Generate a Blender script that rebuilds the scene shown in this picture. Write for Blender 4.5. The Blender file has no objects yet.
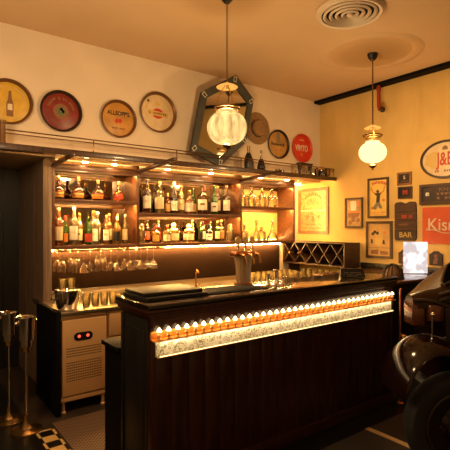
import bpy, bmesh, math, random
from mathutils import Matrix, Vector
R = random.Random(7)
PI = math.pi
S = bpy.context.scene
C = S.collection
# ------------------------------------------------------------------ materials
def mat(name, col, rough=.5, metal=0., spec=.5, coat=0., bump=0., bscale=40., var=0., vscale=8., stretch=None, emit=None, es=0.):
    m = bpy.data.materials.new(name); m.use_nodes = True
    nt = m.node_tree; b = nt.nodes['Principled BSDF']
    b.inputs['Base Color'].default_value = (*col, 1)
    b.inputs['Roughness'].default_value = rough; b.inputs['Metallic'].default_value = metal
    b.inputs['Specular IOR Level'].default_value = spec; b.inputs['Coat Weight'].default_value = coat
    b.inputs['Coat Roughness'].default_value = .08
    if emit: b.inputs['Emission Color'].default_value = (*emit, 1); b.inputs['Emission Strength'].default_value = es
    if var or bump:
        tc = nt.nodes.new('ShaderNodeTexCoord'); mp = nt.nodes.new('ShaderNodeMapping')
        nt.links.new(tc.outputs['Object'], mp.inputs['Vector'])
        if stretch: mp.inputs['Scale'].default_value = stretch
        if var:
            n = nt.nodes.new('ShaderNodeTexNoise'); n.inputs['Scale'].default_value = vscale; n.inputs['Detail'].default_value = 5
            r = nt.nodes.new('ShaderNodeValToRGB')
            r.color_ramp.elements[0].position = .3; r.color_ramp.elements[1].position = .7
            r.color_ramp.elements[0].color = (*[c*(1-var) for c in col], 1); r.color_ramp.elements[1].color = (*[min(1, c*(1+var)) for c in col], 1)
            nt.links.new(mp.outputs[0], n.inputs['Vector']); nt.links.new(n.outputs['Fac'], r.inputs['Fac']); nt.links.new(r.outputs['Color'], b.inputs['Base Color'])
        if bump:
            n2 = nt.nodes.new('ShaderNodeTexNoise'); n2.inputs['Scale'].default_value = bscale; n2.inputs['Detail'].default_value = 4
            bp = nt.nodes.new('ShaderNodeBump'); bp.inputs['Strength'].default_value = bump; bp.inputs['Distance'].default_value = .01
            nt.links.new(mp.outputs[0], n2.inputs['Vector']); nt.links.new(n2.outputs['Fac'], bp.inputs['Height']); nt.links.new(bp.outputs[0], b.inputs['Normal'])
    return m
def emis(name, col, s):
    m = bpy.data.materials.new(name); m.use_nodes = True; nt = m.node_tree; nt.nodes.clear()
    e = nt.nodes.new('ShaderNodeEmission'); o = nt.nodes.new('ShaderNodeOutputMaterial')
    e.inputs[0].default_value = (*col, 1); e.inputs[1].default_value = s
    nt.links.new(e.outputs[0], o.inputs[0]); return m
def glass(name, tint, body=0., bodycol=(1, 1, 1), rough=.03, blend=.42):
    # thin tinted glass: transparent + fresnel gloss, optionally a milky or coloured filling
    m = bpy.data.materials.new(name); m.use_nodes = True; nt = m.node_tree; nt.nodes.clear()
    o = nt.nodes.new('ShaderNodeOutputMaterial'); t = nt.nodes.new('ShaderNodeBsdfTransparent'); t.inputs[0].default_value = (*tint, 1)
    g = nt.nodes.new('ShaderNodeBsdfGlossy'); g.inputs['Roughness'].default_value = rough; g.inputs[0].default_value = (1, 1, 1, 1)
    lw = nt.nodes.new('ShaderNodeLayerWeight'); lw.inputs['Blend'].default_value = blend
    mx = nt.nodes.new('ShaderNodeMixShader'); nt.links.new(lw.outputs['Fresnel'], mx.inputs[0])
    src = t
    if body:
        d = nt.nodes.new('ShaderNodeBsdfTranslucent'); d.inputs[0].default_value = (*bodycol, 1)
        d2 = nt.nodes.new('ShaderNodeBsdfDiffuse'); d2.inputs[0].default_value = (*bodycol, 1)
        md = nt.nodes.new('ShaderNodeMixShader'); md.inputs[0].default_value = .5
        nt.links.new(d.outputs[0], md.inputs[1]); nt.links.new(d2.outputs[0], md.inputs[2])
        mb = nt.nodes.new('ShaderNodeMixShader'); mb.inputs[0].default_value = body
        nt.links.new(t.outputs[0], mb.inputs[1]); nt.links.new(md.outputs[0], mb.inputs[2]); src = mb
    nt.links.new(src.outputs[0], mx.inputs[1]); nt.links.new(g.outputs[0], mx.inputs[2]); nt.links.new(mx.outputs[0], o.inputs[0])
    return m
AMB = (1., .54, .15)
M = dict(
 plaster=mat('cream_plaster', (.74, .61, .45), .85, bump=.08, bscale=25, var=.05, vscale=3),
 ochre=mat('ochre_limewash', (.68, .45, .15), .85, bump=.12, bscale=18, var=.14, vscale=2.2, stretch=(1, 1.2, .6)),
 ceil=mat('ceiling_paint', (.62, .42, .23), .8, var=.03, vscale=2),
 wood=mat('dark_stained_wood', (.055, .022, .010), .38, coat=.25, var=.45, vscale=6, stretch=(6, 6, .6)),
 canopywood=mat('lacquered_canopy_wood', (.55, .28, .10), .25, coat=.8, var=.25, vscale=5, stretch=(.8, 6, 6)),
 shelfwood=mat('walnut_shelf_wood', (.105, .038, .013), .4, coat=.15, var=.3, vscale=5, stretch=(.8, 6, 6)),
 barwood=mat('mahogany_bar_wood', (.038, .010, .005), .3, coat=.35, var=.5, vscale=5, stretch=(8, 8, .5)),
 bartop=mat('polished_black_bar_top', (.012, .008, .006), .16, coat=.6, var=.3, vscale=4),
 blackpaint=mat('black_wood', (.008, .007, .006), .45, var=.3, vscale=6, stretch=(8, 8, .5)),
 greywood=mat('grey_brown_panel_wood', (.19, .125, .085), .5, var=.4, vscale=4, stretch=(14, 14, .6)),
 floor=mat('dark_floor_stone', (.045, .032, .024), .35, var=.3, vscale=3, bump=.05),
 blackfloor=mat('black_floor_tile', (.006, .005, .004), .3),
 brass=mat('aged_brass', (.60, .34, .10), .25, 1.), brassdk=mat('dark_brass', (.25, .15, .06), .35, 1.),
 copper=mat('copper', (.62, .23, .10), .28, 1.), steel=mat('brushed_steel', (.74, .44, .20), .36, .3, bump=.03, bscale=60, stretch=(1, 1, 20)),
 chrome=mat('chrome', (.75, .72, .68), .12, 1.), counter=mat('steel_worktop', (.60, .50, .36), .3, 1.),
 black=mat('black_iron', (.010, .009, .008), .4), rubber=mat('black_rubber', (.012, .011, .010), .7, bump=.2, bscale=120),
 mirror=mat('bar_mirror', (.50, .42, .34), .04, 1.), hexmirror=mat('silver_mirror', (.80, .78, .72), .03, 1.),
 hexframe=mat('verdigris_frame', (.040, .039, .027), .6, bump=.2, bscale=50, var=.25, vscale=14),
 inlay=mat('pale_inlay', (.55, .50, .40), .5),
 backsplash=mat('dark_brown_backsplash', (.020, .008, .003), .65, spec=.12, var=.15, vscale=3),
 led=emis('amber_led', AMB, 540.), wallwash=emis('wall_washer_led', (1., .55, .17), 560.), ledfaint=emis('amber_led_glow', AMB, 4.), channel=emis('added_channel_led', (1., .62, .22), 30.), ledsoft=emis('amber_led_faint', AMB, 90.), ledlow=emis('amber_led_soft', AMB, 220.), bulb=emis('warm_bulb_glow', (1., .72, .36), 4.), ledwhite=emis('warm_white_led', (1., .66, .28), 3.),
 puck=emis('downlight_glow', (1., .68, .34), 45.),
 white=mat('white_paper', (.82, .76, .64), .7), cream=mat('cream_paper', (.72, .58, .34), .7), goldlab=mat('gold_label', (.75, .42, .12), .35, .6),
 redlab=mat('red_label', (.45, .05, .02), .5), blacklab=mat('black_label', (.012, .010, .010), .4), orangelab=mat('orange_label', (.7, .22, .03), .5),
 cork=mat('cork_cap', (.35, .2, .09), .7), blackcap=mat('black_cap', (.012, .010, .010), .3), goldcap=mat('gold_cap', (.7, .45, .15), .3, .9), redcap=mat('red_cap', (.4, .04, .02), .4),
 clear=glass('clear_glass', (.97, .95, .92)), crystal=glass('cut_crystal', (.98, .93, .80), .22, (1, .80, .42), .06, .4),
 amber=glass('amber_glass', (.75, .30, .06), .30, (.65, .22, .03)), brown=glass('brown_spirit_glass', (.40, .11, .03), .35, (.22, .06, .015)),
 green=glass('green_glass', (.20, .50, .06), .35, (.10, .30, .03)), pale=glass('pale_spirit_glass', (.95, .84, .55), .22, (.95, .78, .42)),
 dark=glass('dark_wine_glass', (.08, .03, .02), .6, (.03, .012, .008)), straw=glass('straw_spirit_glass', (.95, .68, .24), .28, (.9, .55, .14)),
 carpaint=mat('dark_maroon_car_paint', (.010, .0035, .003), .12, spec=.3, coat=.25), tyre=mat('tyre_rubber', (.010, .009, .009), .75, bump=.2, bscale=60),
 carglass=mat('dark_car_glass', (.003, .003, .003), .9, spec=0.), carcopper=mat('copper_brown_panel', (.14, .045, .020), .25, .3, coat=.8),
 trayyellow=mat('mustard_tray_enamel', (.62, .38, .05), .4, var=.15, vscale=12), trayred=mat('maroon_tray_enamel', (.20, .022, .016), .4, var=.2, vscale=10),
 trayochre=mat('ochre_tray_enamel', (.50, .24, .045), .45, var=.25, vscale=7), traycream=mat('cream_tray_enamel', (.68, .50, .28), .45, var=.12, vscale=10),
 trayscarlet=mat('scarlet_tray_enamel', (.62, .045, .02), .4, var=.1, vscale=10), trayolive=mat('tan_tray_enamel', (.44, .23, .06), .45, var=.3, vscale=6),
 rimbronze=mat('bronze_rim', (.20, .10, .04), .4, .6), rimdark=mat('dark_rim', (.035, .02, .012), .45, .3),
 straw_hat=mat('woven_straw', (.27, .15, .06), .8, bump=.4, bscale=90, var=.25, vscale=30),
 ink=mat('dark_print', (.03, .022, .018), .6), redink=mat('red_print', (.50, .045, .02), .6), goldink=mat('gold_print', (.62, .42, .12), .5), greenink=mat('green_print', (.10, .16, .05), .6), paleink=mat('pale_print', (.72, .60, .42), .6), brownink=mat('brown_print', (.22, .10, .04), .6), greyink=mat('grey_print', (.20, .18, .13), .6), orangeink=mat('orange_print', (.66, .22, .04), .6),
 postery=mat('yellow_poster_paper', (.78, .52, .12), .6, var=.08, vscale=10), posterb=mat('faded_brown_poster', (.55, .33, .11), .6, var=.15, vscale=9),
 printmirror=mat('gilt_pub_mirror', (.40, .26, .10), .42, .4, var=.4, vscale=30), framewood=mat('dark_picture_frame', (.06, .028, .013), .45, var=.3, vscale=20), framebrown=mat('brown_picture_frame', (.22, .10, .035), .45, var=.25, vscale=20),
 kismet=mat('orange_red_sign_board', (.62, .095, .025), .5, var=.08, vscale=8), plank=mat('weathered_sign_wood', (.055, .022, .009), .6, var=.4, vscale=8, stretch=(1, 8, 1)), plankdk=mat('charred_sign_wood', (.03, .014, .009), .6, var=.3, vscale=10),
 redpipe=mat('red_painted_pipe', (.32, .03, .015), .4), rubbermat=mat('brown_bar_mat', (.16, .10, .06), .7),
 pitch=mat('dark_slot', (.004, .003, .003), .7, spec=.1), ventmetal=mat('bronze_vent_paint', (.62, .50, .36), .5),
 tapstem=mat('white_fluted_ceramic', (.78, .70, .60), .25), redled=mat('red_indicator', (.5, .02, .01), .4, emit=(1, .10, .04), es=1.5), cloth=mat('black_leather', (.014, .011, .009), .42, bump=.1, bscale=60),
)
def glow_panel_mat():  # blotchy emission stands in for window reflections on a glossy panel
    m = bpy.data.materials.new('glowing_white_panel'); m.use_nodes = True; nt = m.node_tree; nt.nodes.clear()
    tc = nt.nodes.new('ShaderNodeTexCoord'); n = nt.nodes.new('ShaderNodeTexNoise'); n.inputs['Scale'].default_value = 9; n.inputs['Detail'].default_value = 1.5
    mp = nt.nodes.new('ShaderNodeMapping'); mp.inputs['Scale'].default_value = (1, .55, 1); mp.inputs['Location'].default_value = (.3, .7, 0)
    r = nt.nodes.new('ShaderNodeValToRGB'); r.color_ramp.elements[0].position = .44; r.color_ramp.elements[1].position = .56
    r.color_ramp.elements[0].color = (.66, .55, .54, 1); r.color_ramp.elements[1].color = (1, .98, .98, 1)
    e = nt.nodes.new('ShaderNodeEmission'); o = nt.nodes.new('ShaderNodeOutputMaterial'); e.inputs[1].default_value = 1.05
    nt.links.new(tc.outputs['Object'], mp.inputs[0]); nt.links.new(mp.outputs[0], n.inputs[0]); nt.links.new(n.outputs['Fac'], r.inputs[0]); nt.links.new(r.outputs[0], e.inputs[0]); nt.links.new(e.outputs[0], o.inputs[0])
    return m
M['glow_panel'] = glow_panel_mat()
def globe_mat(name, col, s, ribs, clear=0.):
    # lit opal glass: the glass glows, and lets part of the light of the lamp inside straight through
    m = emis(name, col, s); nt = m.node_tree
    e = [n for n in nt.nodes if n.type == 'EMISSION'][0]; out = [n for n in nt.nodes if n.type == 'OUTPUT_MATERIAL'][0]
    tc = nt.nodes.new('ShaderNodeTexCoord'); n = nt.nodes.new('ShaderNodeTexNoise'); n.inputs['Scale'].default_value = 22 if ribs else 3
    mp = nt.nodes.new('ShaderNodeMapping'); mp.inputs['Scale'].default_value = (1, 1, .12)
    r = nt.nodes.new('ShaderNodeMapRange'); r.inputs['From Min'].default_value = .35; r.inputs['From Max'].default_value = .65
    r.inputs['To Min'].default_value = s*(.45 if ribs else .85); r.inputs['To Max'].default_value = s*(1.55 if ribs else 1.15)
    nt.links.new(tc.outputs['Object'], mp.inputs[0]); nt.links.new(mp.outputs[0], n.inputs[0]); nt.links.new(n.outputs['Fac'], r.inputs[0]); nt.links.new(r.outputs[0], e.inputs[1])
    if clear:
        t = nt.nodes.new('ShaderNodeBsdfTransparent'); t.inputs[0].default_value = (1, .93, .80, 1)
        mx = nt.nodes.new('ShaderNodeMixShader'); mx.inputs[0].default_value = clear
        nt.links.new(e.outputs[0], mx.inputs[1]); nt.links.new(t.outputs[0], mx.inputs[2]); nt.links.new(mx.outputs[0], out.inputs[0])
    return m
def tile_mat():
    m = mat('floral_cream_tiles', (.86, .82, .64), .3); nt = m.node_tree; b = nt.nodes['Principled BSDF']
    tc = nt.nodes.new('ShaderNodeTexCoord'); v = nt.nodes.new('ShaderNodeTexVoronoi'); v.inputs['Scale'].default_value = 46; v.feature = 'SMOOTH_F1'
    r = nt.nodes.new('ShaderNodeValToRGB'); cr = r.color_ramp; cr.interpolation = 'CONSTANT'
    cr.elements[0].position = 0; cr.elements[0].color = (.55, .16, .08, 1); cr.elements[1].position = .16; cr.elements[1].color = (.88, .83, .64, 1)
    e = cr.elements.new(.32); e.color = (.30, .28, .12, 1); e = cr.elements.new(.42); e.color = (.88, .83, .64, 1)
    nt.links.new(tc.outputs['Object'], v.inputs['Vector']); nt.links.new(v.outputs['Distance'], r.inputs[0]); nt.links.new(r.outputs[0], b.inputs['Base Color'])
    return m
M['tiles'] = tile_mat()
def checker_mat():
    m = mat('checker_tiles', (.5, .4, .2), .35); nt = m.node_tree; b = nt.nodes['Principled BSDF']
    tc = nt.nodes.new('ShaderNodeTexCoord'); k = nt.nodes.new('ShaderNodeTexChecker'); k.inputs['Scale'].default_value = 10
    k.inputs[1].default_value = (.62, .42, .16, 1); k.inputs[2].default_value = (.008, .006, .005, 1)
    nt.links.new(tc.outputs['Object'], k.inputs[0]); nt.links.new(k.outputs[0], b.inputs['Base Color']); return m
M['checker'] = checker_mat()
def mat_ribs():
    m = M['rubbermat']; nt = m.node_tree; b = nt.nodes['Principled BSDF']
    tc = nt.nodes.new('ShaderNodeTexCoord'); k = nt.nodes.new('ShaderNodeTexChecker'); k.inputs['Scale'].default_value = 60
    k.inputs[1].default_value = (.20, .12, .07, 1); k.inputs[2].default_value = (.05, .03, .02, 1)
    nt.links.new(tc.outputs['Object'], k.inputs[0]); nt.links.new(k.outputs[0], b.inputs['Base Color'])
mat_ribs()
# ------------------------------------------------------------------ geometry helpers
def mk(): return bmesh.new()
def box(bm, x0, x1, y0, y1, z0, z1, bev=0.):
    r = bmesh.ops.create_cube(bm, size=1)
    for v in r['verts']:
        v.co = Vector(((x0+x1)/2+v.co.x*(x1-x0), (y0+y1)/2+v.co.y*(y1-y0), (z0+z1)/2+v.co.z*(z1-z0)))
    if bev:
        es = set()
        for v in r['verts']: es.update(v.link_edges)
        bmesh.ops.bevel(bm, geom=list(es), offset=bev, segments=2, affect='EDGES', profile=.5)
    return bm
def lathe(bm, prof, n=20, sq=0., c=(0, 0, 0), axis='z', a0=0., a1=2*PI, cap=True):
    full = abs(a1-a0-2*PI) < 1e-6; rings = []
    for (r, z) in prof:
        ring = []
        for i in range(n if full else n+1):
            a = a0+(a1-a0)*i/n; ca, sa = math.cos(a), math.sin(a); k = 1.
            if sq: p = 2+6*sq; k = 1/((abs(ca)**p+abs(sa)**p)**(1/p))
            x, y = r*k*ca, r*k*sa
            p3 = (x, y, z) if axis == 'z' else ((x, -z, y) if axis == 'y' else (z, x, y))
            ring.append(bm.verts.new((c[0]+p3[0], c[1]+p3[1], c[2]+p3[2])))
        rings.append(ring)
    for a, b in zip(rings, rings[1:]):
        m = len(a)
        for i in range(m if full else m-1):
            j = (i+1) % m
            bm.faces.new((a[i], a[j], b[j], b[i]))
    if cap and full:
        if prof[0][0] > 1e-5: bm.faces.new(rings[0][::-1])
        if prof[-1][0] > 1e-5: bm.faces.new(rings[-1])
    return bm
def ball(bm, c, r, n=14, sz=1.):
    return lathe(bm, [(max(1e-4, r*math.sin(PI*i/8)), -r*sz*math.cos(PI*i/8)) for i in range(9)], n, c=c, cap=False)
def tube(bm, pts, r, n=8, rs=None):
    pts = [Vector(p) for p in pts]; rings = []; up = Vector((0, 0, 1)); prev = None
    for i, p in enumerate(pts):
        d = (pts[min(i+1, len(pts)-1)]-pts[max(i-1, 0)]).normalized()
        if prev is None:
            u = d.cross(up if abs(d.z) < .9 else Vector((1, 0, 0))).normalized()
        else:
            u = (prev-d*prev.dot(d)).normalized()
        prev = u; w = d.cross(u); rr = rs[i] if rs else r
        rings.append([bm.verts.new(p+(u*math.cos(2*PI*k/n)+w*math.sin(2*PI*k/n))*rr) for k in range(n)])
    for a, b in zip(rings, rings[1:]):
        for i in range(n): bm.faces.new((a[i], a[(i+1) % n], b[(i+1) % n], b[i]))
    bm.faces.new(rings[0][::-1]); bm.faces.new(rings[-1]); return bm
def torus(bm, c, R0, r, mtx=None, n=20, m=8, a0=0., a1=2*PI):
    full = abs(a1-a0-2*PI) < 1e-6; rings = []
    for i in range(n if full else n+1):
        a = a0+(a1-a0)*i/n
        ring = []
        for k in range(m):
            b = 2*PI*k/m; v = Vector(((R0+r*math.cos(b))*math.cos(a), (R0+r*math.cos(b))*math.sin(a), r*math.sin(b)))
            if mtx: v = mtx @ v
            ring.append(bm.verts.new(v+Vector(c)))
        rings.append(ring)
    N = len(rings)
    for i in range(N if full else N-1):
        a, b = rings[i], rings[(i+1) % N]
        for k in range(m): bm.faces.new((a[k], b[k], b[(k+1) % m], a[(k+1) % m]))
    return bm
def prism(bm, pts, z0, z1):       # polygon in local xy extruded in z
    a = [bm.verts.new((p[0], p[1], z0)) for p in pts]; b = [bm.verts.new((p[0], p[1], z1)) for p in pts]; n = len(pts)
    bm.faces.new(a[::-1]); bm.faces.new(b)
    for i in range(n): bm.faces.new((a[i], a[(i+1) % n], b[(i+1) % n], b[i]))
    return bm
def ringprism(bm, out, inn, z0, z1):
    n = len(out)
    V = [[bm.verts.new((p[0], p[1], z)) for p in ps] for ps, z in ((out, z0), (out, z1), (inn, z1), (inn, z0))]
    for k in range(4):
        a, b = V[k], V[(k+1) % 4]
        for i in range(n): bm.faces.new((a[i], a[(i+1) % n], b[(i+1) % n], b[i]))
    return bm
def obj(name, bm, m, parent=None, loc=None, smooth=True, kind=None, label=None):
    bmesh.ops.recalc_face_normals(bm, faces=bm.faces)
    me = bpy.data.meshes.new(name); bm.to_mesh(me); bm.free()
    me.materials.append(M[m] if isinstance(m, str) else m)
    if smooth:
        for p in me.polygons: p.use_smooth = True
        me.set_sharp_from_angle(angle=math.radians(38))
    o = bpy.data.objects.new(name, me); C.objects.link(o)
    if parent: o.parent = parent
    if loc: o.location = loc
    if kind: o['kind'] = kind
    if label: o['label'] = label
    return o
def tag(o, label, cat, group=None):
    o['label'] = label; o['category'] = cat
    if group: o['group'] = group
    return o
def thing(name, label, cat, loc=(0, 0, 0), rz=0., group=None, rot=None):
    o = bpy.data.objects.new(name, None); C.objects.link(o); o.location = loc; o.rotation_euler = rot if rot else (0, 0, rz)
    o.empty_display_size = .05
    return tag(o, label, cat, group)
def dup(root, loc, label, rz=None, group=None):
    r = root.copy(); C.objects.link(r); r.location = loc; r['label'] = label
    if rz is not None: r.rotation_euler = (0, 0, rz)
    if group: r['group'] = group
    for ch in list(root.children):
        c = ch.copy(); C.objects.link(c); c.parent = r
        for g in ch.children:
            d = g.copy(); C.objects.link(d); d.parent = c
    return r
def struct(name, bm, m): return obj(name, bm, m, kind='structure')
def text_bm(s, size, depth=.0015, bold=0., xs=1., arc=None, a_mid=PI/2, step=None):
    bm = mk(); items = [(s, None)] if arc is None else None
    def one(t):
        cu = bpy.data.curves.new('t', 'FONT'); cu.body = t; cu.size = size; cu.extrude = depth; cu.align_x = 'CENTER'; cu.align_y = 'CENTER'; cu.offset = bold
        o = bpy.data.objects.new('t', cu); C.objects.link(o)
        dg = bpy.context.evaluated_depsgraph_get(); me = bpy.data.meshes.new_from_object(o.evaluated_get(dg))
        C.objects.unlink(o); bpy.data.objects.remove(o); bpy.data.curves.remove(cu); return me
    if arc is None:
        me = one(s); bm.from_mesh(me); bpy.data.meshes.remove(me)
        for v in bm.verts: v.co.x *= xs
    else:
        st = step or size*.75/arc
        for i, ch in enumerate(s):
            if ch == ' ': continue
            me = one(ch); a = a_mid-(i-(len(s)-1)/2)*st
            me.transform(Matrix.Translation((arc*math.cos(a), arc*math.sin(a), 0)) @ Matrix.Rotation(a-PI/2, 4, 'Z'))
            bm.from_mesh(me); bpy.data.meshes.remove(me)
    return bm
def move(bm, x, y, z, rot=0.):
    bmesh.ops.transform(bm, matrix=Matrix.Translation((x, y, z)) @ Matrix.Rotation(rot, 4, 'Z'), verts=bm.verts); return bm
def marks(bm, x0, x1, y, h, z, n, arc=None):  # a row of worn print too small to read
    w = (x1-x0)/n
    for i in range(n):
        if R.random() < .12: continue
        a = x0+i*w
        prism(bm, [(a+w*.15, y-h/2*R.uniform(.6, 1)), (a+w*.8, y-h/2*R.uniform(.6, 1)), (a+w*R.uniform(.5, .9), y+h/2), (a+w*.1, y+h/2*R.uniform(.5, 1))], z, z+.001)
    return bm
def arcmarks(bm, r, a0, a1, h, z, n):
    st = (a1-a0)/n
    for i in range(n):
        if R.random() < .12: continue
        b = a0+st*i; e = b+st*.66; r0, r1 = r-h/2*R.uniform(.6, 1), r+h/2*R.uniform(.6, 1)
        prism(bm, [(r0*math.cos(b), r0*math.sin(b)), (r1*math.cos(b), r1*math.sin(b)), (r1*math.cos(e), r1*math.sin(e)), (r0*math.cos(e), r0*math.sin(e))], z, z+.001)
    return bm
def disc(bm, x, y, r, z0, z1, n=24, sx=1.):
    return prism(bm, [(x+r*sx*math.cos(2*PI*i/n), y+r*math.sin(2*PI*i/n)) for i in range(n)], z0, z1)
ROT_BACK = (PI/2, 0, 0)                                           # local x right, y up, z out of the wall
ROT_RIGHT = Matrix(((0, 0, -1), (-1, 0, 0), (0, 1, 0))).to_euler()
XR, YB, YL, ZC = 5.03, 4.35, 4.80, 3.43                           # right wall, bulkhead face, lower back wall, ceiling
# ------------------------------------------------------------------ the room
struct('floor', box(mk(), -3.1, XR+.1, -3.1, 5.6, -.1, 0), 'floor')
struct('ceiling', box(mk(), -3.1, XR+.1, -3.1, 5.6, ZC, ZC+.1), 'ceil')
struct('wall_right', box(mk(), XR, XR+.1, -3.1, 5.6, 0, ZC), 'ochre')
struct('wall_left', box(mk(), -3.1, -3, -3.1, 5.6, 0, ZC), 'plaster')
struct('wall_front', box(mk(), -3, XR, -3.1, -3, 0, ZC), 'plaster')
struct('wall_back', box(mk(), 1.24, XR, YL, YL+.1, 0, 2.27), 'plaster')
struct('wall_bulkhead', box(mk(), -3, XR, YB, 5.6, 2.27, ZC), 'plaster')
b = mk(); box(b, 1.17, 1.24, 4.45, 5.5, 0, 2.27, .004)
for i in range(3): box(b, 1.160, 1.171, 4.452+.345*i, 4.79+.345*i, .02, 2.25)
struct('wall_passage', b, 'greywood')
b = mk(); box(b, -3, 1.17, 5.5, 5.6, 0, 2.27)
for i in range(12): box(b, -1.2+.2*i, -1.01+.2*i, 5.485, 5.5, .02, 2.25)
struct('wall_passage_end', b, 'blackpaint')
struct('trim_1', box(mk(), XR-.13, XR, -3, YB, ZC-.035, ZC), 'pitch')       # black slot along the ceiling edge
b = mk(); box(b, XR-.03, XR, -3, 3.62, 0, 1.08); box(b, XR-.045, XR, -3, 3.62, 1.07, 1.13, .006)
struct('trim_2', b, 'blackpaint')                                            # dado on the right wall
b = mk(); lathe(b, [(.41, 0), (.43, -.012), (.46, -.016), (.50, -.012), (.53, 0)], 48, c=(4.03, 2.80, ZC), cap=False)
struct('trim_3', b, 'ceil')                                                  # raised ring added to imitate the lamp's ring of light on the ceiling
struct('trim_4', box(mk(), .88, 1.02, 2.2, 3.62, 0, .004), 'checker')
struct('trim_5', box(mk(), 2.985, 3.035, 1.0, 2.12, 0, .004), mat('gold_floor_inlay', (.70, .47, .20), .4))       # brass floor strip
struct('trim_6', box(mk(), 1.0, 3.75, 2.12, 2.62, 0, .012), 'blackfloor')
struct('trim_7', box(mk(), -1.5, .88, 2.4, 5.5, 0, .006), 'blackfloor')
# ------------------------------------------------------------------ ceiling vent and pipe
v = thing('ceiling_vent', 'round ceiling air vent with concentric louvre rings', 'vent', (3.095, 2.348, ZC-.002))
obj('backing', lathe(mk(), [(.24, 0), (.24, -.006)], 40), 'pitch', v)
for r0 in (.045, .095, .145, .195):
    obj('louvre_ring', lathe(mk(), [(r0, -.018), (r0+.014, -.040), (r0+.030, -.030), (r0+.022, -.010)], 40, cap=False), 'ventmetal', v)
obj('rim', lathe(mk(), [(.235, 0), (.237, -.030), (.262, -.036), (.278, -.020), (.285, 0)], 48, cap=False), 'ventmetal', v)
obj('center_cone', lathe(mk(), [(.03, -.028), (.02, -.044), (.004, -.048)], 20), 'ventmetal', v)
p = thing('sprinkler_pipe', 'short red fire pipe hanging from the black ceiling slot by the right wall', 'pipe', (4.93, 3.30, ZC-.035))
obj('pipe', tube(mk(), [(0, 0, 0), (0, 0, -.26), (0, -.01, -.30), (0, -.045, -.32)], .022, 12), 'redpipe', p)
obj('fitting', ball(mk(), (0, -.055, -.315), .036), 'rimdark', p, label='round dark valve fitting')
obj('coupling', lathe(mk(), [(.03, 0), (.03, .035)], 14, c=(0, 0, -.06)), 'redpipe', p)
# ------------------------------------------------------------------ pendants
def pt(x, y, z, e, col=(1, .68, .35), r=.15):
    l = bpy.data.lights.new('warm_point_light', 'POINT'); l.energy = e; l.color = col; l.shadow_soft_size = r
    o = bpy.data.objects.new('warm_point_light', l); C.objects.link(o); o.location = (x, y, z)
def pendant(label, x, y, zg, zdisc, zring, ribs, s, rod):
    t = thing('pendant_lamp', label, 'lamp', (x, y, ZC), group='globe pendant lamps')
    L = lambda z: z-ZC
    obj('ceiling_rose', lathe(mk(), [(.004, -.075), (.02, -.072), (.045, -.045), (.055, -.012), (.055, 0)], 20), 'black', t)
    b = mk(); z = -.075; k = 0
    if rod: tube(b, [(0, 0, -.07), (0, 0, L(zdisc))], .0055, 8)
    while z > L(zdisc)-.005:
        torus(b, (0, 0, z-.012), .0085 if not rod else .009, .0022, Matrix.Rotation(PI/2*(k % 2), 3, 'Z') @ Matrix.Rotation(PI/2, 3, 'X') , 10, 5); z -= .0155; k += 1
    obj('chain', b, 'brassdk', t)
    obj('smoke_disc', lathe(mk(), [(.012, L(zdisc)+.035), (.03, L(zdisc)+.026), (.065, L(zdisc)+.012), (.085, L(zdisc)), (.083, L(zdisc)-.004), (.03, L(zdisc)+.014)], 28), globe_mat('glowing_amber_glass', (1, .45, .09), 1.8, False, .72), t)  # emission stands in for lamplight caught by the glass disc
    b = mk()
    for k in range(3):
        a = 2*PI*k/3+.4
        tube(b, [(.012*math.cos(a), .012*math.sin(a), L(zdisc)+.02), (.06*math.cos(a), .06*math.sin(a), L(zdisc)-.06), (.094*math.cos(a), .094*math.sin(a), L(zring))], .003, 6)
    obj('suspension_arm', b, 'brass', t)
    b = mk(); torus(b, (0, 0, L(zring)), .096, .008, None, 28, 8); torus(b, (0, 0, L(zring)-.02), .085, .006, None, 28, 8)
    obj('gallery_ring', b, 'brassdk', t)
    rz = .135 if ribs else .112; rg = .155 if ribs else .142; prof = []
    for i in range(15):
        a = -PI/2+PI*i/14; cr = math.cos(a)
        prof.append((max(.02, rg*abs(cr)**.85), L(zg)+rz*math.sin(a)))
    prof.append((.07, L(zg)+rz+.004)); prof[-2] = (.075, L(zg)+rz-.004)
    b = lathe(mk(), prof, 72)
    if ribs:
        for vv in b.verts:
            a = math.atan2(vv.co.y, vv.co.x); k = 1+.022*math.cos(a*24); vv.co.x *= k; vv.co.y *= k
    obj('glass_globe', b, globe_mat('lit_opal_globe', (1., .64, .24), s, ribs, .6), t)
    pt(x, y, zg, 50 if not ribs else 78, r=.075)
    obj('finial', lathe(mk(), [(.002, L(zg)-.19), (.012, L(zg)-.18), (.01, L(zg)-.168), (.03, L(zg)-.155), (.042, L(zg)-.138), (.03, L(zg)-.128)], 16), 'brassdk', t)
    return t
pendant('ribbed glass globe lamp on a chain in front of the six-sided mirror', 2.10, 2.76, 2.379, 2.70, 2.535, True, 1.5, False)
pendant('smooth white globe lamp on a thin rod nearer the picture-covered right wall', 4.052, 2.784, 2.388, 2.645, 2.565, False, 3.4, True)
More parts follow.
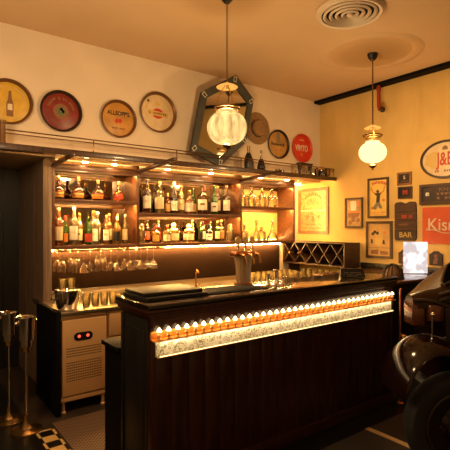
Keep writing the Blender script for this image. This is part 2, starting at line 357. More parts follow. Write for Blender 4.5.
# ------------------------------------------------------------------ back bar shelving
XD = (1.24, 2.14, 3.60, 4.58)                                     # end panels and dividers
ZT = (1.85, 1.73, 1.85)                                           # upper shelf height of each bay
u = thing('back_bar_shelving', 'wall shelving of three lit bays holding bottles, with a canopy ledge on top', 'shelving', (0, 0, 0))
for i, x in enumerate(XD):
    obj('end_panel' if i in (0, 3) else 'divider', box(mk(), x, x+.032, 4.45, YL-.012, 1.375, 2.27, .003), 'shelfwood', u)
for i in range(3):
    x0, x1 = XD[i]+.032, XD[i+1]
    obj('back_mirror' if i < 2 else 'back_panel', box(mk(), x0, x1, YL-.012, YL-.001, 1.41, 2.20), 'mirror' if i < 2 else mat('gold_glow_back_panel', (.66, .36, .12), .4, var=.1, vscale=3), u)  # gold colour in the last bay stands in for amber light on its back
    obj('shelf_board', box(box(mk(), x0, x1, 4.45, YL-.012, ZT[i], ZT[i]+.028, .003), x0, x1, 4.45, 4.462, ZT[i]-.009, ZT[i]), 'shelfwood', u)
    obj('bottom_board', box(mk(), x0, x1, 4.45, YL-.012, 1.375, 1.415, .003), 'shelfwood', u)
    obj('top_board', box(box(mk(), x0, x1, 4.45, YL-.012, 2.17, 2.225, .003), x0, x1, 4.45, 4.47, 2.155, 2.17), 'shelfwood', u)
    obj('light_strip', box(mk(), x0+.01, x1-.01, 4.464, 4.476, ZT[i]-.004, ZT[i]), 'led', u)
    obj('light_strip', box(mk(), x0+.01, x1-.01, 4.50, 4.512, 2.166, 2.170), 'ledlow', u)
    for zc in (ZT[i], 2.17): obj('reflection_cleat', box(mk(), x0, x1, YL-.034, YL-.0125, zc-.042, zc-.0005, .002), 'shelfwood', u)  # added to cover the mirror images of the light strips
    obj('light_strip', box(mk(), x0, x1, 4.72, 4.735, 1.350, 1.3745), 'ledlow', u)
    obj('light_strip', box(mk(), x0+.01, x1-.01, 4.50, 4.62, 2.225, 2.227), 'ledfaint', u)  # strip widened to a glowing plate to spread soft light over the canopy
obj('light_strip', box(mk(), XD[3]+.032, XD[3]+.037, 4.60, 4.606, 1.42, 2.24), 'wallwash', u)
for zz in (1.416, 1.8785): obj('light_strip', box(mk(), XD[2]+.05, XD[3]-.02, 4.765, 4.775, zz, zz+.004), 'ledsoft', u)  # hidden strips added behind the decanters to brighten this bay
obj('light_strip', box(mk(), XD[3]+.05, XR-.02, 4.72, 4.73, 2.248, 2.2545), 'ledlow', u)
obj('canopy_ledge', box(mk(), .30, XR-.002, 4.05, YB-.001, 2.272, 2.2952, .003), 'canopywood', u)
obj('canopy_soffit', box(mk(), 1.24, XR-.002, YB, YL-.001, 2.255, 2.2695), 'canopywood', u)
b = mk(); box(b, .30, XR-.002, 4.04, 4.052, 2.250, 2.304, .003)
obj('ledge_edge', b, 'wood', u)
obj('light_strip', box(mk(), .9, XR-.05, 4.054, 4.060, 2.262, 2.268), 'ledsoft', u)
for x0, y0, y1 in ((1.256, 3.88, 4.45), (2.156, 3.64, 4.45), (3.616, 3.68, 4.45)):
    b = mk(); box(b, x0-.022, x0+.022, y0, y1, 2.19, 2.222, .003)
    for v_ in b.verts: v_.co.z += (4.45-v_.co.y)*.055
    obj('canopy_arm', b, 'wood', u)
for x in (1.55, 1.86, 2.5, 3.1, 3.9, 4.4):
    pk = obj('downlight', lathe(mk(), [(.03, 2.2545), (.028, 2.248)], 14, c=(x, 4.40, 0)), 'puck', u)
g = thing('gallery_rail', 'thin double brass rail on small posts along the canopy ledge', 'rail', (0, 4.085, 2.296))
b = mk(); tube(b, [(.55, 0, .128), (5.02, 0, .128)], .006, 8); obj('rail', b, 'brassdk', g)
b = mk(); tube(b, [(.55, 0, .098), (5.02, 0, .098)], .0045, 8); obj('rail', b, 'brassdk', g)
for x in (1.52, 2.43, 3.32, 4.17, 5.015): obj('post', lathe(mk(), [(.014, 0), (.014, .008), (.006, .012), (.006, .12), (.010, .126), (.010, .134)], 10, c=(x, 0, 0)), 'brassdk', g)
obj('end_post', lathe(mk(), [(.030, 0), (.030, .02), (.026, .03), (.026, .17), (.031, .175), (.031, .20), (.004, .205)], 16, c=(.735, 0, 0)), 'rimbronze', g, label='thick bronze end post')
# ------------------------------------------------------------------ back counter, refrigerator, cabinets
o = obj('counter_end_panel', box(mk(), 1.095, 1.134, 3.80, YB+.09, 0, .885, .004), 'pitch'); tag(o, 'black end panel closing the left end of the worktop', 'panel')
o = obj('worktop', box(box(mk(), 1.135, XR-.035, 3.80, YL-.002, .845, .8792, .004), 1.24, XR-.04, YL-.03, YL-.003, .875, .93, .003), 'counter'); tag(o, 'long steel worktop with low upstand below the bottle shelves', 'worktop')
f = thing('undercounter_fridge', 'steel undercounter refrigerator with perforated door at the left end of the worktop', 'refrigerator', (1.14, 3.82, 0))
obj('cabinet', box(mk(), 0, .41, .03, .80, .13, .843, .004), 'steel', f)
d = obj('door', box(mk(), .008, .402, 0, .028, .15, .80, .006), 'steel', f)
b = mk()
for rr in range(13):
    if rr == 4: obj('vent_holes', b, 'pitch', d); b = mk(); continue
    zz = .55-.022*rr-(.0 if rr < 4 else .012)
    for cc in range(20): box(b, .045+.0157*cc, .054+.0157*cc, -.0015, .002, zz, zz+.008)
obj('vent_holes', b, 'pitch', d)
b = mk(); prism(b, [(.19+(.047 if math.cos(2*PI*i/28) > 0 else -.047)+.036*math.cos(2*PI*i/28), .65+.036*math.sin(2*PI*i/28)) for i in range(28)], 0, .004)
bmesh.ops.transform(b, matrix=Matrix.Rotation(PI/2, 4, 'X'), verts=b.verts)
c = obj('control_panel', b, 'blackcap', d)
for xx in (.152, .228): obj('indicator_light', lathe(mk(), [(.013, 0), (.013, .004), (.004, .006)], 14, c=(xx, -.004, .652), axis='y'), 'redled', c)
obj('kick_rail', box(mk(), 0, .41, .01, .03, .10, .145, .003), 'steel', f)
for xx, yy in ((.03, .04), (.38, .04), (.03, .74), (.38, .74)): obj('leg', lathe(mk(), [(.022, 0), (.022, .012), (.014, .02), (.014, .10), (.024, .10), (.024, .135)], 12, c=(xx, yy, 0)), 'steel', f)
cb = thing('drawer_cabinet', 'steel drawer cabinet between the perforated fridge and the bar', 'cabinet', (1.56, 3.82, 0))
obj('body', box(mk(), 0, .60, .03, .80, .0, .843, .004), 'steel', cb)
for zz in (.15, .38, .61):
    d = obj('drawer', box(mk(), .008, .592, .005, .028, zz, zz+.215, .005), 'steel', cb); obj('handle', tube(mk(), [(.15, 0, zz+.17), (.15, -.03, zz+.17), (.45, -.03, zz+.17), (.45, 0, zz+.17)], .007, 8), 'chrome', d)
cb = thing('base_cabinet', 'dark wooden base cabinet under the worktop behind the bar', 'cabinet', (2.17, 3.83, 0))
obj('body', box(mk(), 0, 2.80, .02, .9, 0, .843, .004), 'wood', cb)
for k in range(5):
    d = obj('door', box(mk(), .02+.555*k, .555+.555*k, 0, .02, .08, .82, .005), 'wood', cb); obj('knob', ball(mk(), (.51+.555*k, -.012, .5), .013), 'brass', d)
o = obj('splashback', box(mk(), 1.26, 4.63, YL-.012, YL-.001, .931, 1.374), 'backsplash'); tag(o, 'dark brown splashback panel between the worktop and shelves', 'panel')
o = obj('floor_mat', box(mk(), 1.03, 3.3, 2.95, 3.70, 0, .012, .004), 'rubbermat'); tag(o, 'brown rubber honeycomb mat on the floor behind the bar', 'mat')
t = thing('swan_neck_faucet', 'slim gold tap standing on the worktop behind the black trays', 'tap', (2.75, 4.20, .88))
obj('spout', tube(mk(), [(0, 0, 0), (0, 0, .19), (0, -.008, .215), (0, -.025, .23), (0, -.045, .222), (0, -.052, .20)], .008, 10), 'brass', t)
obj('base', lathe(mk(), [(.03, 0), (.03, .012), (.016, .02), (.014, .06)], 16), 'brass', t); obj('lever', tube(mk(), [(0, 0, .05), (.05, -.01, .065)], .006, 8), 'brass', t)
# diamond wine rack on wall by the right corner
w = thing('wine_rack', 'dark wooden diamond-lattice wine rack in the corner of the right wall', 'wine rack', (4.70, 3.65, 1.066))
b = mk()
for z0, z1 in ((0, .016), (.308, .324)): box(b, 0, .325, 0, 1.14, z0, z1, .002)
for y0 in (0, 1.124): box(b, 0, .325, y0, y0+.016, .016, .308, .002)
obj('case', b, 'framewood', w)
b = mk(); n = 5; P_ = (1.108)/n
for k in range(n):
    for s in (0, 1):
        ya, yb = .016+P_*k, .016+P_*(k+1); za, zb = (.016, .308) if s == 0 else (.308, .016)
        L_ = math.hypot(yb-ya, zb-za); nx, nz = -(zb-za)/L_*.0045, (yb-ya)/L_*.0045
        V = [b.verts.new((x, y, z)) for x in (.004, .30) for (y, z) in ((ya+nx, za+nz), (yb+nx, zb+nz), (yb-nx, zb-nz), (ya-nx, za-nz))]
        for q in ((0, 1, 2, 3), (7, 6, 5, 4), (0, 4, 5, 1), (1, 5, 6, 2), (2, 6, 7, 3), (3, 7, 4, 0)): b.faces.new([V[i] for i in q])
obj('lattice', b, 'framewood', w)
obj('back_panel', box(mk(), .30, .325, .016, 1.124, .016, .308), 'blackpaint', w)
for yy in (.06, 1.07): obj('leg', box(mk(), .05, .28, yy-.012, yy+.012, -.186, 0), 'framewood', w)
for yy, lab in ((.97, 'gold-foiled wine bottle lying in the far left opening of the diamond rack'), (.795, 'gold-foiled wine bottle in the second opening from the left of the diamond rack')):
    q = thing('wine_bottle', lab, 'bottle', (4.70, 3.65+yy, 1.066+.162), group='wine bottles lying in the rack', rot=(0, PI/2, 0))
    obj('bottle_body', lathe(mk(), [(.012, .02), (.014, .07), (.036, .13), (.037, .295)], 16, cap=True), 'dark', q)
    obj('foil_capsule', lathe(mk(), [(.015, -.035), (.0155, .045)], 14), 'goldcap', q)
# ------------------------------------------------------------------ bottles
def bottle(kind, m, lab, cap, h, r, loc, label, group, rz=0., sq=0.):
    t = thing({'jar': 'lidded_jar', 'deca': 'decanter', 'shaker': 'cut_glass_jar'}.get(kind, 'liquor_bottle'), label, {'jar': 'jar', 'deca': 'decanter', 'shaker': 'jar'}.get(kind, 'bottle'), loc, rz, group)
    n = 24
    if kind == 'tall':
        pr = [(r*.9, 0), (r, .008), (r, h*.60), (r*.93, h*.645), (r*.6, h*.70), (r*.36, h*.74), (r*.33, h*.93)]; cp = (r*.38, h*.92, h); lz = (.14, .50)
    elif kind == 'wine':
        pr = [(r*.9, 0), (r, .008), (r, h*.50), (r*.86, h*.58), (r*.5, h*.68), (r*.36, h*.74), (r*.33, h*.95)]; cp = (r*.37, h*.84, h); lz = (.10, .40)
    elif kind == 'round':
        pr = [(r*.55, 0), (r*.82, h*.05), (r, h*.20), (r*1.0, h*.32), (r*.84, h*.46), (r*.5, h*.56), (r*.26, h*.62), (r*.22, h*.84)]; cp = (r*.27, h*.82, h); lz = (.10, .42)
    elif kind == 'squat':
        pr = [(r*.95, 0), (r, .008), (r, h*.55), (r*.9, h*.62), (r*.4, h*.70), (r*.3, h*.74), (r*.3, h*.86)]; cp = (r*.42, h*.84, h); lz = (.10, .46)
    elif kind == 'deca':
        pr = [(r*.9, 0), (r, .01), (r*.96, h*.42), (r*.72, h*.54), (r*.34, h*.60), (r*.30, h*.68), (r*.44, h*.72)]; cp = None; lz = None
    elif kind == 'ship':
        pr = [(r*.95, 0), (r, h*.05), (r*.85, h*.16), (r*.45, h*.36), (r*.22, h*.55), (r*.20, h*.68), (r*.32, h*.74)]; cp = None; lz = None
    elif kind == 'jar':
        pr = [(r*.9, 0), (r, .01), (r, h*.55), (r*.92, h*.60), (r*.72, h*.62)]; cp = None; lz = (.12, .46)
    elif kind == 'shaker':
        pr = [(r*.9, 0), (r*.92, .01), (r, h*.70), (r*.8, h*.74)]; cp = None; lz = None
    obj('glass_body', lathe(mk(), pr, n, sq), M[m], t)
    if cp: obj('cap', lathe(mk(), [(cp[0]*.94, cp[1]), (cp[0], cp[1]+.003), (cp[0], cp[2]-.004), (cp[0]*.85, cp[2])], 14), cap, t)
    elif kind in ('deca', 'ship'):
        obj('stopper', ball(lathe(mk(), [(r*.26, h*.70), (r*.3, h*.75), (r*.15, h*.77)], 12), (0, 0, h*.85), h*.085, 12), M[m], t)
    elif kind == 'jar':
        obj('lid', ball(lathe(mk(), [(r*.8, h*.61), (r*.82, h*.66), (r*.5, h*.72), (r*.15, h*.75)], 18), (0, 0, h*.86), h*.13, 14), cap, t)
    elif kind == 'shaker':
        obj('lid', ball(mk(), (0, 0, h*.84), r*.82, 16), cap, t)
        b = mk()
        for k in range(7):
            for j in range(12):
                a = 2*PI*(j+.5*(k % 2))/12; rr = r*(.925+.075*(k+1)/8); zz = h*(.06+.088*k)
                c0 = Vector((rr*math.cos(a), rr*math.sin(a), zz+h*.04)); tn = Vector((-math.sin(a), math.cos(a), 0))*r*.2; nn = Vector((math.cos(a), math.sin(a), 0))*.004; up = Vector((0, 0, h*.036))
                V = [b.verts.new(c0+q) for q in (tn, up, -tn, -up)]; a4 = b.verts.new(c0+nn)
                for i in range(4): b.faces.new((V[i], V[(i+1) % 4], a4))
        obj('cut_facets', b, 'crystal', t)
    if lz and lab:
        a = math.radians(-125)-rz
        obj('front_label', lathe(mk(), [((r if kind != 'round' else r*.9)+.0015, h*lz[0]), (r+.0015 if kind != 'round' else r+.002, h*(lz[0]+lz[1])/2*.98), ((r if kind != 'round' else r*.86)+.0015, h*lz[1])], 14, sq, a0=a-1.15, a1=a+1.15), lab, t)
        if kind in ('tall', 'wine', 'squat') and lab in ('white', 'cream'):
            obj('label_print', lathe(mk(), [(r+.0022, h*(lz[0]*.55+lz[1]*.45)), (r+.0022, h*(lz[0]*.35+lz[1]*.65))], 8, sq, a0=a-.5, a1=a+.5), R.choice(['goldink', 'paleink', 'paleink', 'brownink']), t)
    return t
ORD = ['first', 'second', 'third', 'fourth', 'fifth', 'sixth', 'seventh', 'eighth', 'ninth', 'tenth', 'eleventh', 'twelfth', 'thirteenth', 'fourteenth', 'fifteenth', 'sixteenth']
KD = {'tall': 'tall bottle', 'wine': 'long-necked bottle', 'round': 'round bottle', 'squat': 'squat bottle', 'deca': 'square decanter', 'ship': 'broad-based decanter', 'jar': 'jar with a domed lid', 'shaker': 'diamond-cut ball-lidded jar'}
MD = {'amber': 'amber', 'brown': 'dark brown', 'green': 'green', 'pale': 'pale gold', 'dark': 'near-black', 'straw': 'straw-coloured', 'crystal': 'cut crystal', 'clear': 'clear'}
LD = {'white': 'white label', 'cream': 'cream label', 'goldlab': 'gold label', 'redlab': 'red label', 'blacklab': 'black label', 'orangelab': 'orange label', None: None}
def row(items, zb, where, group):
    for i, (x, y, k, m, lab, cap, h, r, sq) in enumerate(items):
        l = MD[m]+' '+KD[k]+((' with '+LD[lab]) if LD[lab] and k != 'jar' else '')+', '+ORD[i]+' from the left on '+where
        bottle(k, m, lab, cap, h, r, (x, y, zb+.001), l, group, R.uniform(-.25, .25) if not sq else .2, sq)
row([(1.345, 4.60, 'round', 'brown', 'goldlab', 'goldcap', .245, .068, 0), (1.55, 4.60, 'round', 'brown', 'goldlab', 'cork', .245, .068, 0), (1.76, 4.60, 'round', 'brown', 'orangelab', 'goldcap', .225, .066, 0), (1.995, 4.60, 'round', 'amber', 'redlab', 'goldcap', .225, .062, 0)], 1.878, 'the upper left shelf', 'bottles on the upper left shelf')
row([(1.328, 4.53, 'tall', 'amber', 'cream', 'cork', .375, .050, 0), (1.412, 4.60, 'wine', 'green', 'orangelab', 'redcap', .30, .038, 0), (1.478, 4.52, 'tall', 'pale', 'white', 'white', .385, .043, 0), (1.562, 4.61, 'tall', 'straw', 'cream', 'goldcap', .33, .040, 0), (1.622, 4.50, 'wine', 'green', 'redlab', 'green', .29, .037, 0), (1.700, 4.57, 'squat', 'pale', 'white', 'goldcap', .36, .052, .4), (1.775, 4.66, 'tall', 'pale', 'cream', 'white', .35, .040, 0), (1.825, 4.53, 'tall', 'straw', 'white', 'goldcap', .31, .032, 0), (1.885, 4.60, 'tall', 'amber', 'cream', 'goldcap', .33, .036, 0), (1.935, 4.50, 'squat', 'straw', 'blacklab', 'white', .30, .036, .5), (1.985, 4.61, 'tall', 'straw', 'goldlab', 'cork', .33, .034, 0), (2.030, 4.51, 'tall', 'pale', 'cream', 'white', .32, .030, 0)], 1.415, 'the lower left shelf', 'bottles on the lower left shelf')
row([(2.222, 4.62, 'wine', 'dark', 'white', 'blackcap', .37, .030, 0), (2.315, 4.54, 'tall', 'brown', 'white', 'blackcap', .385, .046, 0), (2.395, 4.68, 'tall', 'dark', 'blacklab', 'blackcap', .34, .032, 0), (2.475, 4.55, 'tall', 'pale', 'cream', 'goldcap', .365, .056, 0), (2.59, 4.56, 'squat', 'amber', 'goldlab', 'goldcap', .24, .032, 0), (2.672, 4.55, 'wine', 'dark', 'white', 'white', .375, .042, 0), (2.785, 4.58, 'tall', 'straw', 'cream', 'cork', .35, .044, 0), (2.885, 4.55, 'squat', 'amber', 'white', 'goldcap', .285, .055, 0), (2.978, 4.60, 'wine', 'green', 'goldlab', 'green', .32, .036, 0), (3.065, 4.53, 'tall', 'brown', 'white', 'blackcap', .36, .056, .3), (3.175, 4.65, 'wine', 'brown', 'cream', 'redcap', .36, .038, 0), (3.252, 4.54, 'wine', 'green', 'white', 'green', .37, .044, 0), (3.345, 4.60, 'tall', 'brown', 'cream', 'cork', .37, .040, 0), (3.445, 4.54, 'tall', 'brown', 'white', 'cork', .375, .047, 0)], 1.758, 'the upper middle shelf', 'bottles on the upper middle shelf')
row([(2.235, 4.54, 'shaker', 'crystal', None, 'crystal', .225, .046, 0), (2.36, 4.63, 'tall', 'dark', 'redlab', 'blackcap', .27, .030, 0), (2.42, 4.53, 'squat', 'straw', 'goldlab', 'redcap', .20, .038, .4), (2.50, 4.62, 'tall', 'amber', 'redlab', 'goldcap', .26, .034, 0), (2.56, 4.52, 'squat', 'straw', 'cream', 'redcap', .21, .040, .4), (2.665, 4.55, 'jar', 'straw', 'cream', 'paleink', .235, .062, .4), (2.772, 4.63, 'tall', 'dark', 'blacklab', 'blackcap', .20, .030, 0), (2.875, 4.55, 'jar', 'straw', 'cream', 'paleink', .225, .062, .4), (2.975, 4.63, 'tall', 'pale', 'cream', 'goldcap', .27, .034, 0), (3.03, 4.52, 'tall', 'green', 'blacklab', 'goldcap', .24, .026, 0), (3.09, 4.56, 'tall', 'brown', 'white', 'blackcap', .255, .034, 0), (3.165, 4.53, 'squat', 'dark', 'white', 'blackcap', .22, .040, 0), (3.235, 4.60, 'tall', 'green', 'goldlab', 'blackcap', .26, .030, 0), (3.30, 4.54, 'tall', 'green', 'cream', 'goldcap', .26, .032, 0), (3.375, 4.56, 'tall', 'pale', 'goldlab', 'goldcap', .275, .038, 0), (3.49, 4.53, 'shaker', 'crystal', None, 'crystal', .225, .046, 0)], 1.415, 'the lower middle shelf', 'bottles and jars on the lower middle shelf')
row([(3.76, 4.60, 'deca', 'crystal', None, None, .27, .055, .6), (3.90, 4.58, 'deca', 'crystal', None, None, .30, .062, .6), (4.075, 4.56, 'deca', 'crystal', None, None, .28, .060, .6), (4.26, 4.56, 'deca', 'crystal', None, None, .285, .068, .6)], 1.878, 'the upper right shelf', 'decanters on the upper right shelf')
row([(3.75, 4.55, 'deca', 'crystal', None, None, .24, .045, 0), (3.84, 4.66, 'deca', 'crystal', None, None, .22, .05, .6), (3.955, 4.54, 'ship', 'crystal', None, None, .30, .060, 0), (4.10, 4.60, 'jar', 'crystal', None, 'crystal', .19, .056, .4), (4.26, 4.55, 'ship', 'crystal', None, None, .31, .085, 0)], 1.415, 'the lower right shelf', 'decanters on the lower right shelf')
# ------------------------------------------------------------------ hanging stemware
rk = thing('glass_rack', 'row of brass hanging rails under the left shelves that carry the stemmed glasses', 'rack', (0, 0, 1.366))
for x0, x1, y in ((1.30, 2.13, 4.515), (1.30, 2.13, 4.625), (2.18, 2.52, 4.515), (2.18, 2.52, 4.625)): obj('rail', box(mk(), x0, x1, y-.006, y+.006, -.014, 0), 'brass', rk)
for x in (1.30, 2.12, 2.18, 2.51): obj('bracket', box(mk(), x, x+.012, 4.515, 4.625, -.004, .0085), 'brass', rk)
def stem(kind):
    foot = [(.034, -.012), (.034, -.015), (.006, -.020), (.0035, -.03)]
    if kind == 'wine': pr = foot+[(.0035, -.10), (.012, -.112), (.034, -.135), (.043, -.165), (.042, -.195), (.036, -.225), (.035, -.225), (.041, -.19), (.041, -.165), (.03, -.136), (.004, -.115)]
    elif kind == 'flute': pr = foot+[(.0035, -.085), (.012, -.10), (.024, -.13), (.028, -.165), (.026, -.235), (.025, -.235), (.026, -.165), (.02, -.13), (.003, -.105)]
    else: pr = foot+[(.0035, -.125), (.006, -.135), (.056, -.228), (.057, -.236), (.055, -.234), (.004, -.141)]
    return pr
protos = {}
cnt = {}
HG = [(1.337, 'wine'), (1.385, 'wine'), (1.468, 'flute'), (1.51, 'flute'), (1.55, 'flute'), (1.615, 'martini'), (1.682, 'martini'), (1.756, 'flute'), (1.797, 'flute'), (1.838, 'flute'), (1.914, 'martini'), (1.983, 'martini'), (2.066, 'martini'), (2.139, 'martini'), (2.212, 'martini'), (2.274, 'martini'), (2.355, 'martini'), (2.435, 'martini')]
KN = {'wine': ('hanging_wine_glass', 'rounded wine glass'), 'flute': ('hanging_champagne_flute', 'narrow champagne flute'), 'martini': ('hanging_martini_glass', 'cone-shaped martini glass')}
def real_glass(name, col):
    m = mat(name, col, .02); b = m.node_tree.nodes['Principled BSDF']; b.inputs['Transmission Weight'].default_value = 1.; b.inputs['IOR'].default_value = 1.45; return m
M['stemglass'] = real_glass('stem_glass', (1, .97, .92))
for i, (x, k) in enumerate(HG):
    cnt[k] = cnt.get(k, 0)+1; y = 4.505 if i % 2 else 4.63
    lab = '%s hanging upside down under the left shelves, %s %s from the left' % (KN[k][1], ORD[cnt[k]-1], k if k != 'wine' else 'wine glass')
    loc = (x*y/4.62, y, 1.366)
    if k not in protos:
        t = thing(KN[k][0], lab, 'glass', loc, group='stemmed glasses hanging under the shelf')
        pr = stem(k); obj('bowl', lathe(mk(), pr[3:], 22, cap=False), 'stemglass', t); obj('foot', lathe(mk(), pr[:4], 18), 'stemglass', t); protos[k] = t
    else: dup(protos[k], loc, lab)
# ------------------------------------------------------------------ glassware and tools on the worktop
ib = thing('ice_bucket', 'polished steel ice bucket at the left end of the worktop', 'bucket', (1.225, 3.93, .88))
obj('bucket', lathe(mk(), [(.075, 0), (.085, .01), (.102, .11), (.108, .165), (.104, .165), (.098, .11), (.08, .02), (.002, .015)], 30), 'chrome', ib)
for s in (-1, 1): obj('ring_handle', torus(mk(), (.112*s, 0, .115), .026, .005, Matrix.Rotation(PI/2, 3, 'X'), 18, 6), 'chrome', ib)
obj('lid', lathe(mk(), [(.107, .165), (.105, .172), (.02, .180), (.002, .181)], 30), 'chrome', ib)
def tumbler(r, h): return [(r*.8, 0), (r, h), (r*.95, h), (r*.77, .012), (.002, .010)]
def ringtumbler(label, loc, r, h, group):
    t = thing('tumbler', label, 'glass', loc, group=group)
    obj('glass_wall', lathe(mk(), tumbler(r, h), 18), 'crystal', t); return t
t0 = ringtumbler('clear tumbler on the ice bucket lid, left of its pair', (1.185, 3.92, 1.061), .036, .085, 'tumblers on the ice bucket')
dup(t0, (1.262, 3.94, 1.061), 'clear tumbler on the ice bucket lid, right of its pair')
k = 0
for j, yy in enumerate((3.95, 4.05, 4.15)):
    for i in range(4):
        dup(t0, (1.40+.085*i+.04*j, yy, .88), 'straight tumbler in the block beside the ice bucket, %s row, %s from left' % (['front', 'middle', 'rear'][j], ORD[i]), group='tumblers beside the ice bucket')
lowg = thing('rocks_glass', 'short rocks glass in the cluster before the black trays, front row, first from left', 'glass', (1.70, 3.90, .88), group='rocks glasses on the worktop')
obj('glass_wall', lathe(mk(), tumbler(.04, .07), 18), 'crystal', lowg)
for j, yy in enumerate((3.90, 4.0, 4.1)):
    for i in range(5):
        if i == j == 0: continue
        dup(lowg, (1.70+.088*i+.035*j, yy, .88), 'short rocks glass in the cluster before the black trays, %s row, %s from left' % (['front', 'middle', 'rear'][j], ORD[i]))
hg = thing('highball_glass', 'upturned highball glass by the wine rack, front row, first from left', 'glass', (3.6, 4.1, .88), group='glasses standing near the wine rack')
obj('glass_wall', lathe(mk(), tumbler(.034, .125), 16), 'crystal', hg)
for j, yy in enumerate((4.10, 4.25, 4.40)):
    for i in range(9):
        if i == j == 0: continue
        dup(hg, (3.60+.095*i+.04*j, yy, .88), 'upturned highball glass by the wine rack, %s row, %s from left' % (['front', 'middle', 'rear'][j], ORD[i]))
for i in range(7): dup(hg, (4.78, 3.775+.11*i, .88), 'highball glass standing under the diamond wine rack, %s from the near end' % ORD[i], group='glasses under the wine rack')
# ------------------------------------------------------------------ the bar
B = thing('bar_counter', 'long dark mahogany bar with a lit bulb row and floral tile band', 'bar', (0, 0, 0))
obj('bar_top', box(mk(), 1.165, 3.685, 2.264, 2.75, 1.118, 1.1492, .006), 'bartop', B)
b = mk()
for (d_, z0, z1) in ((.004, 1.095, 1.118), (.014, 1.075, 1.096), (.026, 1.055, 1.076)): box(b, 1.165+d_, 3.685-d_, 2.264+d_, 2.75-d_, z0, z1, .004)
obj('cornice', b, 'barwood', B)
b = mk(); box(b, 1.20, 3.65, 2.33, 2.71, .0, 1.056, .003)
obj('carcass', b, 'blackpaint', B)
obj('frieze_board', box(box(mk(), 1.20, 3.655, 2.296, 2.2995, .995, 1.01), 1.20, 3.655, 2.298, 2.332, 1.006, 1.056, .002), 'barwood', B)
b = mk(); n = 20; W = 2.41/n
for i in range(n): box(b, 1.222+W*i, 1.222+W*(i+1)-.002, 2.312, 2.331, .10, .832, .003)
obj('front_planks', b, 'barwood', B)
b = mk(); box(b, 1.195, 1.222, 2.292, 2.345, .0, .94, .003); box(b, 3.63, 3.655, 2.292, 2.345, .0, .94, .003); box(b, 1.195, 3.655, 2.29, 2.33, 0, .10, .004)
obj('plinth_and_stiles', b, 'barwood', B)
b = mk(); box(b, 1.196, 1.202, 2.40, 2.66, .12, .98, .004); box(b, 1.190, 1.20, 2.335, 2.36, .05, 1.05, .003); box(b, 1.190, 1.20, 2.68, 2.71, .05, 1.05, .003)
obj('end_panel', b, 'blackpaint', B)
obj('channel_back', box(mk(), 1.205, 3.645, 2.316, 2.331, .985, 1.010), 'barwood', B)
obj('added_channel_light', box(mk(), 1.22, 3.63, 2.301, 2.308, .999, 1.0055), 'channel', B)  # hidden strip added to brighten the copper plate and bulbs
obj('lamp_channel', box(box(mk(), 1.205, 3.645, 2.314, 2.331, .942, .985), 1.20, 3.65, 2.262, 2.318, .934, .942, .002), mat('orange_copper_plate', (.85, .34, .07), .4, .15), B)
bulb0 = None
for i in range(39):
    x = 1.238+.0625*i
    if bulb0 is None:
        bulb0 = obj('bulb', lathe(mk(), [(.010, .044), (.0165, .048), (.0150, .054), (.010, .064), (.002, .0725)], 14, c=(0, 0, .9425)), 'bulb', B, loc=(x, 2.2785, 0))
        obj('brass_socket', lathe(mk(), [(.014, 0), (.014, .004), (.006, .010), (.011, .016), (.0145, .022), (.010, .031), (.004, .036), (.010, .044)], 14, c=(0, 0, .9425)), mat('polished_brass_socket', (.85, .50, .18), .3, .6), bulb0)
    else:
        c = bulb0.copy(); C.objects.link(c); c.parent = B; c.location = (x, 2.2785, 0)
        d = bulb0.children[0].copy(); C.objects.link(d); d.parent = c
obj('tile_band', box(mk(), 1.222, 3.63, 2.30, 2.331, .842, .926), 'tiles', B)
obj('tile_light', box(mk(), 1.24, 3.62, 2.272, 2.278, .842, .846), 'ledwhite', B)
obj('tile_light', box(mk(), 1.24, 3.62, 2.277, 2.286, .931, .934), mat('added_tile_led', (1, 1, 1), emit=(1., .80, .48), es=22.), B)  # upper strip added to brighten the tile band
b = mk(); box(b, 1.222, 3.63, 2.268, 2.331, .834, .842, .002)
obj('tile_ledge', b, 'brass', B, label='thin brass ledge')
obj('service_bench', box(box(mk(), 1.17, 3.6, 2.712, 3.0, .78, .81, .003), 1.19, 3.58, 2.712, 2.98, 0, .78), 'pitch', B)
o = thing('bar_post', 'copper post with a brass knob at the right end of the bar', 'post', (3.672, 2.232, 0))
obj('tube', lathe(mk(), [(.03, 0), (.03, .012), (.014, .02), (.014, 1.04), (.004, 1.045)], 14), 'copper', o)
obj('knob', ball(lathe(mk(), [(.022, .585), (.022, .64)], 14), (-.02, -.045, .61), .03), 'brass', o)
obj('bracket', ball(lathe(mk(), [(.02, .28), (.02, .32)], 14), (.035, -.03, .30), .018), 'brass', o)
# things on the bar
def slab(name, label, cat, cx, cy, w, dd, z0, h, rz, m, group=None):
    t = thing(name, label, cat, (cx, cy, z0), rz, group); obj('cover', box(mk(), -w/2, w/2, -dd/2, dd/2, 0, h, .005), m, t)
    return t
a = slab('menu_folder', 'lower of two black leather menu folders stacked at the left end of the bar', 'menu', 1.43, 2.54, .45, .32, 1.15, .024, .02, 'cloth', 'menu folders on the bar'); obj('pages', box(mk(), -.222, .227, -.156, .156, .006, .018), 'cream', a)
a = slab('menu_folder', 'upper of two black leather menu folders stacked at the left end of the bar', 'menu', 1.425, 2.56, .42, .30, 1.174, .024, -.04, 'cloth', 'menu folders on the bar'); obj('pages', box(mk(), -.207, .213, -.146, .146, .006, .018), 'cream', a)
t = thing('bar_mat', 'long black rubber bar mat lying along the bar top beside the beer taps', 'mat', (1.92, 2.495, 1.15))
b = box(mk(), -.27, .27, -.11, .11, 0, .010, .003)
obj('base', b, 'rubber', t)
b = mk()
for i in range(26): box(b, -.25+.0195*i, -.25+.0195*i+.010, -.095, .095, .010, .014)
obj('ribs', b, 'rubber', t)
T = thing('beer_tower', 'copper beer tower with three round-badged tap handles on the bar', 'beer tap', (2.215, 2.70, 1.15), .25)
obj('base_flange', lathe(mk(), [(.075, 0), (.075, .008), (.06, .016)], 28), 'copper', T)
